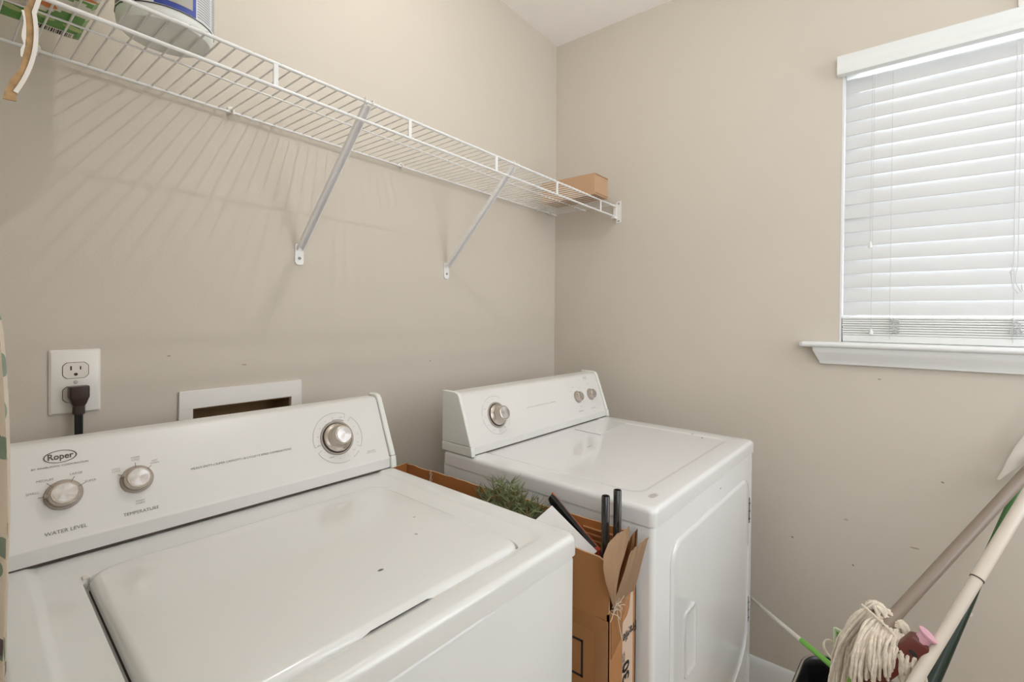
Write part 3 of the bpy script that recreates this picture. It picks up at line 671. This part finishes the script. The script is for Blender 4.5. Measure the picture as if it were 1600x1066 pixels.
# ------------------------------------------------------------------ outlet, plug, outlet box
o = empty('wall_outlet', (-1.627, 0, 1.171), 0, 'white duplex wall outlet with a plug in its lower socket', 'outlet')
bm = bmesh.new(); loft(bm, [[(p[0], y, p[1]) for p in rrect(-.036+a, .036-a, -.0605+a, .0605-a, .003, 0, 4)] for y, a in ((-.0005, 0), (-.003, 0), (-.006, .003))]); mesh_obj('cover_plate', bm, M['plate'], o)
for zc in (.021, -.024):
    bm = bmesh.new(); P = []
    for k in range(40):
        t = 2*math.pi*k/40; P.append((max(-.0175, min(.0175, .0195*math.cos(t))), max(-.0145, min(.0145, .0182*math.sin(t)))))
    loft(bm, [[(x*1.06, y, z*1.06+zc) for x, z in P] for y in (-.0050, -.0063)]); r_ = mesh_obj('socket', bm, M['seam'], o, smooth=False)
    bm = bmesh.new(); loft(bm, [[(x, y, z+zc) for x, z in P] for y in (-.0058, -.0074)]); mesh_obj('socket_face', bm, M['ivory'], r_)
    bm = bmesh.new(); box(bm, -.0078, -.0056, -.0077, -.0070, zc+.0005, zc+.0085); box(bm, .0056, .0074, -.0077, -.0070, zc+.0012, zc+.0075); lathe(bm, [(.0028, 0), (.0028, .0006)], (0, -.0071, zc-.0075), (0, -1, 0), 16); mesh_obj('slots', bm, M['dark'], r_, smooth=False)
bm = bmesh.new(); lathe(bm, [(.0033, 0), (.0028, .001), (.0005, .0012)], (0, -.006, -.0015), (0, -1, 0), 16); mesh_obj('screw', bm, M['screw'], o)
pc = empty('power_cord', (-1.625, -.0074, 1.147), 0, 'dark brown plug and cord running from the wall outlet down behind the washer', 'power cord')
bm = bmesh.new()
def rb(hx, hy, z, yc): return [(p[0], p[1], z) for p in rrect(-hx, hx, yc-hy, yc+hy, min(hx, hy)*.35, 0, 4)]
loft(bm, [rb(.0135, .010, .016, -.012), rb(.0142, .0115, .014, -.0125), rb(.0142, .0115, -.004, -.0125), rb(.0128, .0105, -.008, -.0125), rb(.0105, .0085, -.016, -.0125), rb(.0085, .0075, -.020, -.0125)])
pl = mesh_obj('plug', bm, M['rubber'], pc)
bm = bmesh.new(); rings = []
for k in range(7):
    z = -.020-k*.0024; rings += [rb(.0084, .0070, z, -.0125), rb(.0084, .0070, z-.0013, -.0125), rb(.0070, .0060, z-.0015, -.0125), rb(.0070, .0060, z-.0023, -.0125)]
loft(bm, rings); mesh_obj('strain_relief', bm, M['rubber'], pl)
bm = bmesh.new()
for dx in (-.0032, 0, .0032): tube(bm, [(dx, -.0125, -.034), (dx, -.0125, -.07), (dx*1.1, -.014, -.12), (dx, -.010, -.25), (dx, -.02, -.60)], .0030, 8)
mesh_obj('cord', bm, M['blackplastic'], pc)
o = empty('outlet_box', (-1.328, 0, 1.0), 0, 'white rectangular washer outlet box recessed in the wall behind the washing machine', 'outlet box')
bm = bmesh.new()
fx0, fx1, fz0, fz1 = -1.4625, -1.1935, .885, 1.1305
for a in ((fx0, fx1, oz1, fz1), (fx0, ox0, oz0, oz1), (ox1, fx1, oz0, oz1), (fx0, fx1, fz0, oz0)): box(bm, a[0], a[1], -.0065, -.0004, a[2], a[3])
bmesh.ops.remove_doubles(bm, verts=bm.verts, dist=1e-5)
wo('face_frame', bm, M['plate'], o, bev=.001)
bm = bmesh.new()
box(bm, ox0+.0005, ox1-.0005, .080, .083, oz0, oz1-.0005); box(bm, ox0+.0005, ox0+.003, -.0004, .08, oz0, oz1-.0005); box(bm, ox1-.003, ox1-.0005, -.0004, .08, oz0, oz1-.0005); box(bm, ox0+.003, ox1-.003, -.0004, .08, oz1-.003, oz1-.0005); box(bm, ox0+.003, ox1-.003, -.0004, .08, oz0, oz0+.003)
wo('recess', bm, M['recess'], o, smooth=False)

# ------------------------------------------------------------------ cloth at the left
o = empty('hanging_cloth', (-1.80, -.55, 1.39), 0, 'cream cloth with a leaf print hanging at the left of the washing machine', 'cloth')
bm = bmesh.new(); rows = 36; cols = 28; V = {}
for i in range(rows+1):
    z = 1.385 - (1.385-.925)*i/rows
    s = i/rows; yn = -.56-.115*min(1, math.sin(min(1, s*1.9)*math.pi/2))+.05*max(0, s-.55)*2; yf_ = -.50+.06*s
    for j in range(cols+1):
        u = j/cols; y = yn+(yf_-yn)*u
        V[i, j] = bm.verts.new((-1.772+.007*math.sin(u*6.0)*min(1, s*3)+.002*math.sin(u*19+s*2)-.022*(1-min(1, s*5)), y, z))
for i in range(rows):
    for j in range(cols): bm.faces.new((V[i, j], V[i+1, j], V[i+1, j+1], V[i, j+1]))
bmesh.ops.solidify(bm, geom=bm.faces[:], thickness=-.003)
for v in bm.verts:
    if v.co.x > -1.764: v.co.x = -1.764
wo('fabric', bm, M['cloth'], o)
bm = bmesh.new(); tube(bm, bez((-1.795, -.53, 1.382), (-1.80, -.53, 1.42), (-1.862, -.53, 1.425)), .003, 8); lathe(bm, [(.012, 0), (.012, .004), (.005, .007)], (-1.8695, -.53, 1.425), (1, 0, 0), 18)
wo('wall_hook', bm, M['plate'], o)

# ------------------------------------------------------------------ tall carton between the machines
BX0, BX1, BY0, BY1, BH = -1.032, -.912, -.822, -.085, .856
cb = empty('tall_cardboard_box', (-.972, -.45, 0), 0, 'tall open brown cardboard box wedged between the washer and the dryer', 'box')
def wall_panel(name, a, b, ztop, th, m, inward, zlow=0.001):
    """a->b base corners, ztop: list of (s,z) along the top"""
    bm = bmesh.new(); a = Vector((*a, 0)); b = Vector((*b, 0)); n_ = Vector((*inward, 0))*th
    fr_ = [a+(b-a)*s+Vector((0, 0, z)) for s, z in ztop]; lo_ = [a+(b-a)*s+Vector((0, 0, zlow)) for s, z in ztop]
    for off, fl in ((Vector(), 0), (n_, 1)):
        vs = [[bm.verts.new(p+off) for p in q] for q in (fr_, lo_)]
        if not fl: A = vs
        else: B = vs
        for i in range(len(fr_)-1): bm.faces.new((vs[0][i], vs[0][i+1], vs[1][i+1], vs[1][i])).material_index = fl
    for i in range(len(fr_)-1): bm.faces.new((A[0][i], A[0][i+1], B[0][i+1], B[0][i])).material_index = 2; bm.faces.new((A[1][i], A[1][i+1], B[1][i+1], B[1][i])).material_index = 2
    for k in (0, -1): bm.faces.new((A[0][k], A[1][k], B[1][k], B[0][k])).material_index = 2
    return wo(name, bm, m, cb, smooth=False)
cm = [M['card'], M['card_in'], M['card_light']]
random.seed(11)
def ragged(z, amp, n=26): return [(i/n, z+random.uniform(-amp, amp)) for i in range(n+1)]
lp = wall_panel('side_panel', (BX0, BY0), (BX0, BY1), [(0, .800), (.012, .845)]+[(s*.96+.03, z) for s, z in ragged(.850, .0015)], .004, cm, (1, 0))
rp_ = wall_panel('side_panel', (BX1, BY0), (BX1, BY1), [(0, .80), (.03, .858)]+[(s*.95+.04, z) for s, z in ragged(.858, .0015)], .004, cm, (-1, 0))
fp = wall_panel('front_panel', (BX0, BY0), (BX1, BY0), [(0, .748), (.06, .752), (.15, .742), (.24, .744), (.36, .757), (.5, .772), (.6, .770), (.72, .789), (.85, .793), (.93, .792), (1, .802)], .004, cm, (0, 1))
wall_panel('back_panel', (BX0, BY1), (BX1, BY1), [(0, .856), (1, .86)], .004, cm, (0, -1))
# corrugated liner strips inside the far side, seen above the flaps
bm = bmesh.new()
for k in range(7): tube(bm, [(BX1-.0062, -.80+.0, .765+k*.0125), (BX1-.0062, -.70, .765+k*.0125)], .0032, 6)
wo('corrugation', bm, M['card'], rp_, cb)
# torn string-like seam on the far panel
bm = bmesh.new(); tube(bm, [(BX1-.0055+random.uniform(-.002, 0), -.197+random.uniform(-.003, .003), .858-k*.006) for k in range(9)], .0014, 5); tube(bm, [(BX1-.006, -.201+.003*math.sin(k*2.2), .86-k*.005) for k in range(10)], .001, 5)
wo('torn_seam', bm, M['card_torn'], rp_, cb)
# vertical tape on the corner and printed rectangle on the left side
bm = bmesh.new(); box(bm, BX0-.0006, BX0-.0001, BY0+.0005, -.700, .705, .735); box(bm, BX0-.0008, BX0-.0001, BY0+.0005, BY0+.030, .02, .735); wo('packing_tape', bm, M['tape'], lp, cb, smooth=False)
bm = bmesh.new(); X = BX0-.0009
for a in ((-.768, -.764, .606, .678), (-.768, -.60, .674, .678), (-.768, -.60, .606, .610), (-.604, -.60, .606, .678)): box(bm, X, BX0-.0001, a[0], a[1], a[2], a[3])
wo('printed_rectangle', bm, M['print_black'], lp, cb, smooth=False)
bm = bmesh.new(); pts = [(-.975, .703), (-.965, .706), (-.955, .709), (-.945, .720), (-.940, .745), (-.928, .765), (-.926, .42), (-.976, .42)]
loft(bm, [[(x, BY0-.0002, z) for x, z in pts], [(x, BY0-.0007, z) for x, z in pts]]); lb = wo('pale_label', bm, M['card_label'], fp, cb, smooth=False)
bm = bmesh.new()
FF = lambda x, z, rot: Matrix.Translation((x, BY0-.0012, z)) @ Matrix(((1, 0, 0, 0), (0, 0, -1, 0), (0, 1, 0, 0), (0, 0, 0, 1))) @ Matrix.Rotation(math.radians(rot), 4, 'Z')
text_into(bm, 'Fragile', .0275, FF(-.9425, .671, 180), bold=.0006, squash=.86)
text_into(bm, '30', .040, FF(-.957, .600, 90), bold=.0014); text_into(bm, 'THIS END', .0085, FF(-.972, .624, 90)); text_into(bm, 'MAXIMUM', .0085, FF(-.9655, .624, 90))
wo('printed_words', bm, M['print_black'], lb, cb, smooth=False)
# torn flaps standing up at the front
def sheet(name, outline, th, m, par, curl=None, rib=None):
    """outline: list of 3-D points around the sheet; built as a grid between left and right edge"""
    L, R = outline; nu = 18; bm = bmesh.new(); g = {}
    n = len(L)
    for i in range(n):
        for j in range(nu+1):
            u = j/nu; p = Vector(L[i])*(1-u)+Vector(R[i])*u
            if curl: p += Vector(curl)*math.sin(u*math.pi)*(.4+.6*math.sin(i/(n-1)*math.pi))
            if rib: p += Vector((0, -1, 0))*rib*math.sin(u*nu*1.25)
            g[i, j] = bm.verts.new(p)
    for i in range(n-1):
        for j in range(nu): bm.faces.new((g[i, j], g[i, j+1], g[i+1, j+1], g[i+1, j]))
    bmesh.ops.solidify(bm, geom=bm.faces[:], thickness=th)
    return wo(name, bm, m, par, cb)
sheet('torn_flap', ([(-1.034, -.830, .772), (-1.052, -.832, .803), (-1.066, -.833, .828), (-1.074, -.832, .855), (-1.072, -.831, .878), (-1.052, -.830, .892), (-1.016, -.830, .897)],
                    [(-1.026, -.830, .772), (-1.020, -.830, .806), (-1.004, -.830, .829), (-.984, -.830, .846), (-.966, -.829, .862), (-.955, -.828, .876), (-.960, -.828, .893)]), .003, M['card_light'], cb, curl=(0, -.010, 0), rib=.0006)
sheet('torn_flap', ([(-1.020, -.8245, .775), (-.995, -.8245, .822), (-.962, -.8245, .842), (-.948, -.8245, .862)], [(-1.005, -.8245, .775), (-.949, -.8245, .808), (-.915, -.8245, .833), (-.912, -.8245, .868)]), .003, M['card'], cb)
sheet('torn_flap', ([(-1.028, -.826, .760), (-1.030, -.838, .795), (-1.007, -.841, .825), (-.988, -.841, .847), (-.978, -.841, .853)],
                    [(-.925, -.826, .750), (-.932, -.838, .790), (-.924, -.843, .822), (-.919, -.849, .852), (-.917, -.852, .863)]), .004, M['card_light'], cb, rib=.0011)
bm = bmesh.new(); random.seed(5)
for k in range(16):
    a = Vector((-1.028+random.uniform(-.004, .03), -.825, .760+random.uniform(-.01, .012))); d = Vector((random.uniform(-.022, .028), random.uniform(-.010, -.002), random.uniform(-.028, .012)))
    tube(bm, bez(a, a+d*.5+Vector((0, -.006, .006)), a+d, n=6), .0006, 4)
for k in range(14):
    s = k/13; a = Vector((-1.02+.105*s, -.8265, .748+.05*s)); tube(bm, [a, a+Vector((random.uniform(-.003, .003), -.003, random.uniform(.002, .009)))], .0009, 4)
tube(bm, bez((-1.008, -.826, .752), (-1.006, -.834, .70), (-.984, -.828, .676), n=10), .0008, 5)
wo('torn_paper_fibres', bm, M['card_torn'], cb)
bm = bmesh.new(); loft(bm, [[(x, y, z) for x, z in ((-1.024, .742), (-.952, .765), (-.950, .735), (-.975, .715), (-.977, .68), (-1.022, .66))] for y in (BY0-.0003, BY0-.0012)]); wo('tape_scrap', bm, M['tape'], cb, smooth=False)

# things standing in the carton
def tube_thing(x, y, zt, tilt, label):
    o = empty('black_tube', (x, y, .25), 0, label, 'tube', 'black tubes in the tall box'); o.rotation_euler = (tilt[0], tilt[1], 0)
    b = bmesh.new(); R = .0082; h = zt-.25; lathe(b, [(R, 0), (R, h-.001), (R-.0006, h), (R-.0016, h), (R-.002, h-.001), (R-.002, h-.05), (.0005, h-.05)], (0, 0, 0), (0, 0, 1), 28); mesh_obj('pipe', b, M['tube'], o)
    b = bmesh.new(); lathe(b, [(R-.0026, h-.04), (R-.0026, h-.0398), (.0005, h-.0398)], (0, 0, 0), (0, 0, 1), 20); mesh_obj('hollow', b, M['dark'], o)
tube_thing(-.972, -.782, .943, (0, 0), 'shorter left black tube of the two standing in the tall box')
tube_thing(-.950, -.797, .952, (0, 0), 'taller right black tube of the two standing in the tall box')
o = empty('artificial_pine', (-.97, -.52, .60), 0, 'green artificial pine sprigs sticking out of the tall box', 'artificial plant')
bm = bmesh.new(); bm2 = bmesh.new(); random.seed(21)
for k in range(46):
    by = random.uniform(-.615, -.425); bx = random.uniform(-1.005, -.945); f = 1-abs((by+.52)/.12)**2
    base = Vector((bx, by, .72)); tip = Vector((bx+random.uniform(-.03, .02), by+random.uniform(-.03, .03), .855+.055*f*random.uniform(.3, 1.15)))
    P = bez(base, (base+tip)/2+Vector((0, 0, .02)), tip, n=6); tube(bm2, P, .0012, 5)
    for q in range(34):
        t = random.uniform(.25, 1); p = base.lerp(tip, t); a = random.uniform(0, 6.28); L_ = random.uniform(.022, .042)
        d = Vector((math.cos(a)*.75, math.sin(a)*.75, random.uniform(.25, 1.0))).normalized()
        e = p+d*L_; s = d.orthogonal().normalized()*.0017
        bend = p+d*L_*.5+Vector((0, 0, -.001)); u2 = d.cross(s).normalized()*.0005
        r0 = [bm.verts.new(v) for v in (p-s, p+u2, p+s, p-u2)]; r1 = [bm.verts.new(v) for v in (bend-s*1.1, bend+u2, bend+s*1.1, bend-u2)]; tp = bm.verts.new(e)
        for i in range(4): j = (i+1) % 4; bm.faces.new((r0[i], r0[j], r1[j], r1[i])); bm.faces.new((r1[i], r1[j], tp))
wo('needles', bm, M['pine'], o, smooth=False); wo('stems', bm2, M['recess'], o)
# white board leaning in the box
def slab(name, label, cat, corners, th, m, edge=None, nm='panel'):
    A, B, C, D = [Vector(c) for c in corners]; n_ = (B-A).cross(D-A).normalized()*th; c0_ = (A+B+C+D)/4
    o = empty(name, c0_, 0, label, cat); b = bmesh.new(); V_ = [b.verts.new(p) for p in (A, B, C, D, A+n_, B+n_, C+n_, D+n_)]
    b.faces.new(V_[:4]); b.faces.new(V_[4:][::-1])
    for i in range(4): b.faces.new((V_[i], V_[(i+1) % 4], V_[4+(i+1) % 4], V_[4+i])).material_index = 1
    wo(nm, b, [m, edge or m], o, smooth=False); return o
slab('white_board', 'flat white board with a beige edge leaning in the tall box', 'board', [(-1.020, -.634, .862), (-.978, -.657, .892), (-.975, -.765, .826), (-1.020, -.745, .796)], -.006, M['white_board'], M['beige_edge'])
slab('green_card', 'dark green flat card below the pine sprigs in the tall box', 'card', [(-1.022, -.58, .850), (-.950, -.600, .852), (-.950, -.655, .862), (-1.022, -.650, .845)], -.004, M['olive'])
bo = empty('umbrella', (-.945, -.69, .85), 0, 'black folded strap with an orange edge leaning in the tall box', 'strap')
bm = bmesh.new(); P = bez((-.938, -.625, .893), (-.945, -.672, .862), (-.955, -.765, .805), n=14)
tube(bm, P, .010, 12, flat=.45, rs=[.010, .013, .0135, .0135, .0135, .013, .013, .0125, .0125, .012, .012, .012, .0115, .011, .011]); wo('black_fold', bm, M['blackplastic'], bo)
bm = bmesh.new(); tube(bm, [p+Vector((.013, .004, .004)) for p in P], .0026, 8); wo('orange_edge', bm, M['orange'], bo)
bm = bmesh.new(); tube(bm, [p+Vector((-.005, -.005, .0055)) for p in P], .0012, 6); wo('shiny_rib', bm, M['tube'], bo)
bo.name = 'folded_strap'
o = empty('red_cap', (-.962, -.757, .815), 0, 'small red plastic piece beside the black tubes in the tall box', 'plastic piece')
bm = bmesh.new(); lathe(bm, [(.008, -.03), (.009, -.004), (.0085, .006), (.006, .011), (.001, .012)], (0, 0, 0), (0, -.2, 1), 18); mesh_obj('cap', bm, M['red'], o)
o = empty('orange_wrap', (-.94, -.66, .80), 0, 'crumpled orange wrapping inside the tall box', 'wrapping')
bm = bmesh.new(); bmesh.ops.create_icosphere(bm, subdivisions=4, radius=1)
for v in bm.verts:
    c = v.co; k = 1+.14*math.sin(c.x*9+c.y*7)*math.sin(c.z*8+2)+.08*math.sin(c.y*23+c.z*17); v.co = Vector((c.x*.022*k, c.y*.075*k, c.z*.045*k))
mesh_obj('wrap', bm, M['orange'], o)

# ------------------------------------------------------------------ cleaning things in the bin by the right wall
BC = Vector((-.495, -1.192)); BA = math.radians(-4)
bn = empty('waste_bin', (BC.x, BC.y, 0), BA, 'black plastic bin holding mops and cleaning tools near the right wall', 'bin')
bm = bmesh.new(); hz = .412
def br_(sx, sy, z, r): return rrect(-sx, sx, -sy, sy, r, z, 10, 4)
loft(bm, [br_(.105, .10, .002, .05), br_(.135, .128, hz-.03, .07), br_(.140, .133, hz-.028, .072), br_(.148, .141, hz-.004, .078), br_(.146, .139, hz, .076), br_(.138, .131, hz, .070), br_(.134, .127, hz-.006, .068), br_(.130, .123, hz-.03, .066), br_(.100, .095, .008, .045)])
mesh_obj('bin_body', bm, M['blackplastic'], bn)
bm = bmesh.new(); P = br_(.1375, .1305, hz-.010, .071)      # slotted rim: pale slots around the lip
P = [Vector(p) for p in P]
cum = 0
for i in range(len(P)):
    a, b = P[i], P[(i+1) % len(P)]; n_ = (b-a).cross(Vector((0, 0, 1))).normalized()*-.0012; L_ = (b-a).length
    if L_ < 1e-4: continue
    if (i % 3) != 2:
        q0 = a.lerp(b, .05)+n_; q1 = b+n_
        bm.faces.new([bm.verts.new(v) for v in (q0-Vector((0, 0, .005)), q1-Vector((0, 0, .005)), q1+Vector((0, 0, .005)), q0+Vector((0, 0, .005)))])
rs = mesh_obj('rim_slots', bm, M['knobring'], bn, smooth=False)
P2 = br_(.142, .135, hz+.0008, .073); bm = bmesh.new(); tube(bm, [p for p in P2]+[P2[0]], .0022, 6); mesh_obj('rim_highlight', bm, M['knobring'], bn)  # pale tube painting a highlight along the black rim

def pole(name, label, cat, parts):
    base = Vector(parts[0][2][0]); o = empty(name, base, 0, label, cat)
    for nm, m, pts, r in parts:
        b = bmesh.new(); rs = r if isinstance(r, list) else None
        tube(b, pts, r if not rs else r[0], 20, rs=rs); wo(nm, b, M[m], o)
    return o
L3 = lambda a, b, t: tuple(Vector(a)+(Vector(b)-Vector(a))*t)
# squeegee pole: white with a green grip, running down into the corner gap
a, b = (-.47, -1.135, .462), (-.10, -.883, .354)
a = L3(a, b, -.12); b2 = L3(a, b, 1.22)
pole('white_pole', 'thin white pole with a lime green lower end beside the bin and dryer', 'pole', [('green_grip', 'lime', [a, L3(a, b, .40)], .0068), ('shaft', 'white_pole', [L3(a, b, .40), b2], .0056)])
# string mop
mp = empty('string_mop', (-.50, -1.23, .62), 0, 'off-white cotton string mop with a taupe handle lying over the bin', 'mop')
a, b = Vector((-.500, -1.238, .632)), Vector((-.10, -1.507, .908)); e_ = a+(b-a)*1.19
bm = bmesh.new(); tube(bm, [a-(b-a)*.05, e_], .0128, 20); wo('handle', bm, M['brown_pole'], mp)
bm = bmesh.new(); random.seed(9)
A, B = Vector((-.500, -1.190, .640)), Vector((-.508, -1.272, .606))
for k in range(117):
    s = (k % 39)/38; layer = k//39; j = lambda q: random.uniform(-q, q)
    st = A.lerp(B, s)+Vector((j(.006)-layer*.008, j(.003), j(.004)+.004*layer))
    if s < .28:
        en = Vector((-.525+j(.02), -1.137-.075*s+j(.012), .405+j(.02))); ct = st+Vector((-.02, .045-s*.05, -.02-.02*layer)); ct2 = en+Vector((.0, .004, .11))
    else:
        q = (s-.28)/.72; en = Vector((-.590+.035*q+j(.012), -1.176-.105*q+j(.006), .548+.034*q-.012*layer+j(.010))); ct = st+Vector((-.055, .030-.045*q, .012-.012*layer)); ct2 = en+Vector((-.012, .002, .052))
    P = bez(st, ct, ct2, en, n=12)
    for i in range(2, 12): P[i] = P[i]+Vector((j(.0012), j(.0012), 0))
    tube(bm, P, .0033, 6)
# gathered head
for (cc, rr, nn) in ((Vector((-.492, -1.214, .640)), .021, 30), (Vector((-.498, -1.256, .622)), .017, 22), (Vector((-.490, -1.235, .632)), .018, 18)):
    for k in range(nn):
        u_ = Vector((random.gauss(0, .5), random.gauss(0, 1), random.gauss(0, 1))).normalized(); w_ = u_.cross(Vector((.6, -.5, .3))).normalized(); ph = random.uniform(0, 6.28); r_ = rr*random.uniform(.82, 1.05)
        tube(bm, [cc+(u_*math.cos(ph+a)+w_*math.sin(ph+a))*r_ for a in [q*.45 for q in range(9)]], .0032, 6)
for k in range(26):    # strings at the right, behind
    s = k/25; tube(bm, bez((-.490, -1.250, .612-.010*s), (-.46, -1.285, .600-.02*s), (-.455, -1.302-.006*random.random(), .540-.02*s), (-.450+random.uniform(-.01, .02), -1.308+.02*s+random.uniform(-.008, .008), .440), n=10), .0024, 6)
for k in range(16):    # loops at the left, behind
    s = k/15; tube(bm, bez((-.40, -1.135, .48), (-.405, -1.100+.01*s, .505-.012*s), (-.42, -1.100-.004*s, .46-.01*s), (-.43, -1.135, .455), n=10), .0019, 6)
wo('cotton_strings', bm, M['yarn'], mp)
bm = bmesh.new(); tube(bm, bez(A+Vector((-.012, .002, .016)), A.lerp(B, .55)+Vector((-.040, 0, .020)), B+Vector((-.046, -.004, .010)), B+Vector((-.054, -.010, -.04)), n=14), .0026, 6); wo('tie_cord', bm, M['yarn'], mp)
# cream telescopic pole
a, b = Vector((-.60, -1.279, .574)), Vector((-.10, -1.508, .838)); a = Vector((-.595, -1.277, .573)); m1 = Vector((-.45, -1.364, .717))
d = Vector((-.24, -1.486, .902)) - m1
P0 = Vector((-.60, -1.2765, .5735)); P1 = Vector((-.30, -1.475, .895))
dd = (P1-P0)
cp = pole('broom_pole', 'cream metal pole crossing in front of the green handle, foremost of the leaning poles', 'pole', [('lower_shaft', 'cream_pole', [P0-dd*.34, P0+dd*.545], .0112), ('upper_shaft', 'cream_pole', [P0+dd*.545, P0+dd*1.7], .0124), ('joint_ring', 'seam', [P0+dd*.543, P0+dd*.548], .0126)])
# dark green handle behind it
a, b = Vector((-.347, -1.336, .499)), Vector((-.057, -1.501, .847)); dd = b-a
pole('green_broom', 'dark green broom pole turning bright green higher up, behind the cream pole', 'broom', [('shaft', 'green', [a+dd*.45, a+dd*1.12], .0098), ('grip', 'darkgreen', [a-dd*.30, a, a+dd*.35, a+dd*.5], [.0150, .0145, .0125, .0100])])
# bottle
bo = empty('bottle', (-.50, -1.278, .50), 0, 'dark red plastic bottle with a pink cap standing among the mops', 'bottle')
ax = Vector((.10, -.60, .80)).normalized(); bm = bmesh.new(); org = Vector((-.563, -1.222, .549))
u_ = Vector((0, -1, -.28)).normalized(); u_ = (u_-ax*u_.dot(ax)).normalized(); v_ = ax.cross(u_)
def obr(hx, hy, h, r): return [org+ax*h+u_*p[0]+v_*p[1] for p in rrect(-hx, hx, -hy, hy, r, 0, 5)]
loft(bm, [obr(.018, .014, -.06, .004), obr(.018, .014, .0, .004), obr(.018, .014, .108, .004), obr(.016, .012, .112, .004), obr(.012, .010, .116, .004)]); wo('body', bm, M['maroon'], bo)
bm = bmesh.new(); lathe(bm, [(.0125, .112), (.0125, .126), (.0175, .129), (.0180, .133), (.0165, .1345), (.0155, .1335), (.001, .1335)], org, ax, 24); wo('cap', bm, M['pink'], bo)
bm = bmesh.new(); c_ = org+ax*.085+v_*(-.0142)+u_*.004; lathe(bm, [(.0085, -.001), (.0085, .001), (.001, .001)], c_, v_*-1, 16)
for v in bm.verts: q = v.co-c_; v.co = c_+q-ax*q.dot(ax)*.45
wo('dark_opening', bm, M['dark'], bo)
# pale green dustpan
dpn = empty('dustpan', (-.40, -1.145, .48), 0, 'pale green framed scoop standing behind the mop strings', 'dustpan')
bm = bmesh.new(); 
for (p, q) in (((-.40, -1.131, .40), (-.40, -1.130, .520)), ((-.40, -1.130, .520), (-.40, -1.165, .513))): tube(bm, [p, q], .0036, 8, flat=.8)
wo('frame', bm, M['mint'], dpn)
bm = bmesh.new(); loft(bm, [[(x, -1.134, .40), (x, -1.134, .512), (x, -1.168, .507), (x, -1.168, .40)] for x in (-.399, -.396)]); wo('panel', bm, M['lime'], dpn, smooth=False)
# brown carton piece inside the bin
o = empty('brown_box', (-.52, -1.21, .43), math.radians(-12), 'brown piece of cardboard inside the black bin under the mop', 'cardboard')
bm = bmesh.new(); box(bm, -.05, .04, -.045, .055, -.38, .030); mesh_obj('carton', bm, M['recess'], o, bev=.002)
bm = bmesh.new(); box(bm, -.0515, -.0502, .002, .012, -.30, .025); mesh_obj('tape', bm, M['tape'], o, smooth=False)
# white duster hanging at the right edge
o = empty('duster', (-.03, -1.56, 1.10), 0, 'white textured paddle tip hanging by the wall at the right edge above the poles', 'duster')
bm = bmesh.new(); rings = []
pth = [(-1.466, .872, .005), (-1.472, .882, .010), (-1.486, .904, .016), (-1.502, .938, .023), (-1.520, .98, .026), (-1.54, 1.03, .020), (-1.55, 1.06, .010)]
for y, z, wv in pth:
    t = Vector((0, .45, .9)); rings.append([Vector((-.030+.006*math.cos(a), y+wv*math.sin(a)*.9-.006, z-wv*math.sin(a)*.42)) for a in [k*math.pi/8 for k in range(16)]])
loft(bm, rings); wo('head', bm, M['card_torn'] if False else M['white_pole'], o)
bm = bmesh.new(); tube(bm, [(-.03, -1.555, 1.05), (-.012, -1.60, 1.20), (-.008, -1.605, 1.205)], .005, 10); wo('handle', bm, M['white_pole'], o)

# ------------------------------------------------------------------ ceiling light
o = empty('ceiling_light', (LAMP.x, LAMP.y, H), 0, 'white globe ceiling light above the machines', 'ceiling light')
bm = bmesh.new(); lathe(bm, [(.065, 0), (.065, -.012), (.05, -.020), (.012, -.022), (.010, LAMP.z-H+.06), (.022, LAMP.z-H+.052), (.022, LAMP.z-H+.040)], (0, 0, 0), (0, 0, 1), 32); mesh_obj('canopy', bm, M['brace'], o)
bm = bmesh.new(); bmesh.ops.create_uvsphere(bm, u_segments=32, v_segments=20, radius=.009)
for v in bm.verts: v.co.z += LAMP.z-H
mesh_obj('globe', bm, M['lamp'], o)
